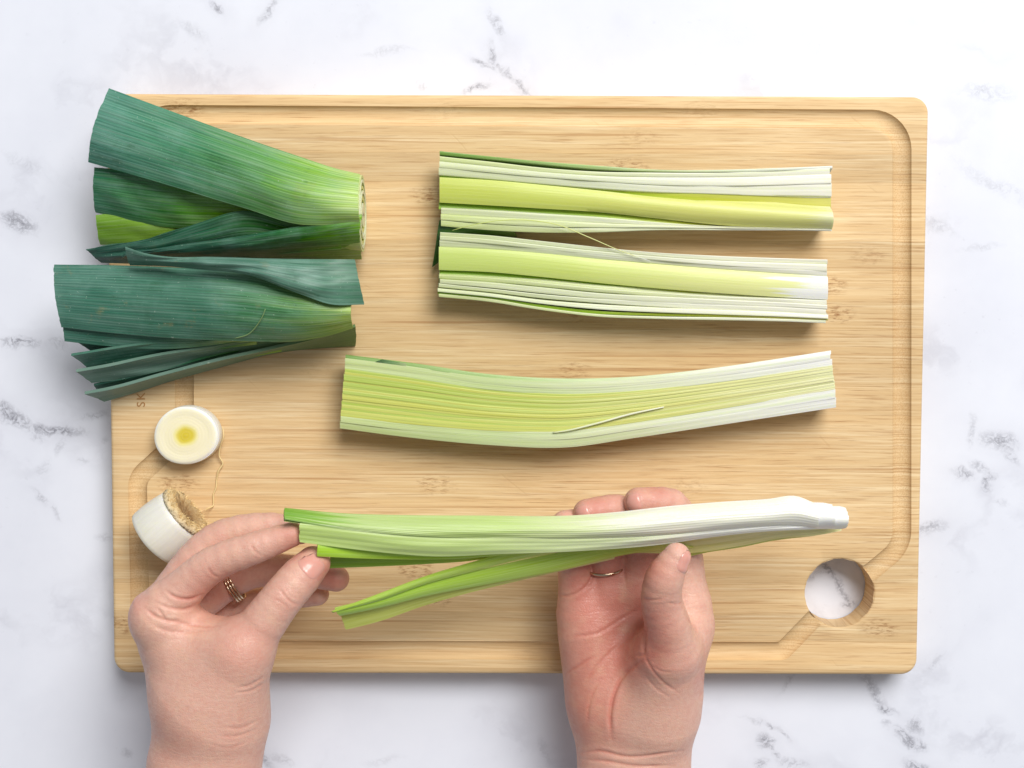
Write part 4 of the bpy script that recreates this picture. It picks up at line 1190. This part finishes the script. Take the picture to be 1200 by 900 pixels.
# right-hand side: palm-up hand cradling the leek
palmR = [
    ((745, 1020, .048), (743, 890, .048), .0275, .0262, ((0, 0, 1), .72)),
    ((743, 890, .048), (742, 845, .047), .0258, .0258, ((0, 0, 1), .72)),
    ((712, 838, .046), (685, 724, .047), .0150, .0112, None),
    ((722, 830, .044), (708, 700, .046), .0165, .0120, None),
    ((745, 825, .043), (748, 694, .046), .0165, .0120, None),
    ((770, 820, .045), (798, 706, .050), .0165, .0118, None),
    ((783, 800, .048), (800, 750, .050), .0142, .0110, None),
    ((704, 815, .050), (688, 745, .050), .0148, .0116, None),
    ((768, 838, .056), (780, 772, .069), .0200, .0150, None),
    ((780, 770, .066), (806, 730, .056), .0130, .0110, None),
]
fingR = [
    ([(802, 700, .053, .0120), (797, 625, .056, .0092), (786, 592, .070, .0082), (748, 588, .0765, .0071)], .006),
    ([(748, 690, .048, .0115), (750, 618, .055, .0090), (722, 598, .069, .0078), (688, 601, .0755, .0069)], .006),
    ([(711, 694, .047, .0108), (706, 630, .054, .0084), (682, 614, .067, .0074), (662, 613, .073, .0064)], .006),
    ([(679, 712, .049, .0108), (670, 656, .055, .0078), (660, 640, .064, .0068), (654, 634, .070, .0060)], .006),
    ([(784, 760, .076, .0138), (782, 732, .084, .0112), (775, 702, .090, .0099), (779, 677, .0950, .0091), (793, 652, .0965, .0066)], .010),
]
crR = [
    ([(757, 762), (757, 770), (764, 784), (778, 800), (796, 812)], .0007, 2.0, .04),
    ([(756, 735), (755, 752), (754, 768)], .0016, 2.6, .04),
    ([(744, 768), (752, 768), (757, 765)], .0009, 2.0, .04),
    ([(752, 775), (732, 790), (720, 812), (715, 840), (717, 866)], .0015, 3.0, .03),
    ([(748, 740), (726, 756), (704, 776), (686, 800)], .0008, 2.6, .03),
    ([(752, 712), (730, 724), (700, 742), (664, 746)], .0008, 2.4, .03),
    ([(662, 790), (678, 780), (698, 768)], .0006, 2.2, .03),
    ([(688, 850), (692, 820), (704, 796)], .0005, 2.4, .03),
    ([(652, 698), (668, 698), (684, 690), (694, 676)], .0011, 2.0, .03),
    ([(692, 660), (694, 674), (688, 690)], .0012, 2.0, .03),
    ([(731, 662), (732, 676), (733, 684)], .0008, 2.0, .03),
    ([(682, 882), (702, 880), (730, 886), (800, 880)], .0011, 2.2, .03),
    ([(684, 890), (710, 892), (740, 897), (790, 897)], .0010, 2.2, .03),
    ([(752, 702), (764, 703), (778, 702)], .0006, 1.8, .06),
    ([(782, 706), (792, 708), (800, 706)], .0006, 1.8, .06),
    ([(803, 718), (808, 728), (816, 736), (816, 742)], .0008, 1.8, .04),
    ([(764, 780), (774, 786), (788, 788)], .0004, 1.8, .05),
    ([(756, 792), (768, 806), (786, 818)], .0004, 2.0, .05),
    ([(820, 790), (826, 804), (818, 820)], .0004, 2.0, .03),
]
blR = [(715, 690, 60, .95), (700, 780, 60, .7), (690, 850, 40, .6), (740, 740, 40, .65), (770, 770, 22, .5), (765, 575, 26, .6), (700, 590, 28, .6), (765, 660, 18, .45), (830, 790, 26, .4), (670, 680, 24, .3), (760, 840, 40, -.2)]  # skin redness, with the leek's shade on the palm put into the colour
handR, skinR, bvhR = build_hand('hand', palmR, fingR, crR, blR)
tag(handR, 'bare palm-up hand with thin ring cradling the white part of the held leek', 'hand')
nail(handR, bvhR, px(794, 669, .099), px(808, 642, .099), (.95, -.15, .65), .0062)
nail(handR, bvhR, px(752, 587, .083), px(731, 592, .083), (.0, .25, 1.0), .0054)
nail(handR, bvhR, px(692, 600, .083), px(674, 605, .083), (.0, .25, 1.0), .0052)

# rings
GOLD = NT('gold'); GOLD.base((.64, .48, .34), .2); GOLD.bsdf.inputs['Metallic'].default_value = 1.0
def ring(label, c, axis, rad, bands, w):
    ax = np.array(axis, float); ax /= np.linalg.norm(ax)
    root = empty('finger_ring', tuple(c)); tag(root, label, 'ring')
    X = np.cross(ax, [0, 0, 1]); X /= np.linalg.norm(X); Y = np.cross(X, ax)
    for b in bands:
        V = []; F = []; n, m = 56, 10
        for i in range(n):
            a = 6.28319 * i / n; rd = math.cos(a) * X + math.sin(a) * Y
            for j in range(m):
                t = 6.28319 * j / m
                V.append(np.array(c) + ax * (b + w * math.sin(t)) + rd * (rad + w * .7 * math.cos(t)))
        for i in range(n):
            for j in range(m):
                F.append((i*m+j, ((i+1)%n)*m+j, ((i+1)%n)*m+(j+1)%m, i*m+(j+1)%m))
        make_obj('band', V, F, GOLD.mat, root)
p0, p1 = px(200, 730, .060), px(300, 669, .056)
f = .73
ring('stacked triple gold band on the finger of the pinching hand', p0 + (p1 - p0) * f, p1 - p0, .0089, (-.0014, 0, .0014), .0006)
p0, p1 = px(711, 694, .047), px(706, 625, .055)
ring('thin single gold band on the finger of the palm-up hand', p0 + (p1 - p0) * .44, p1 - p0, .0102, (0,), .0008)
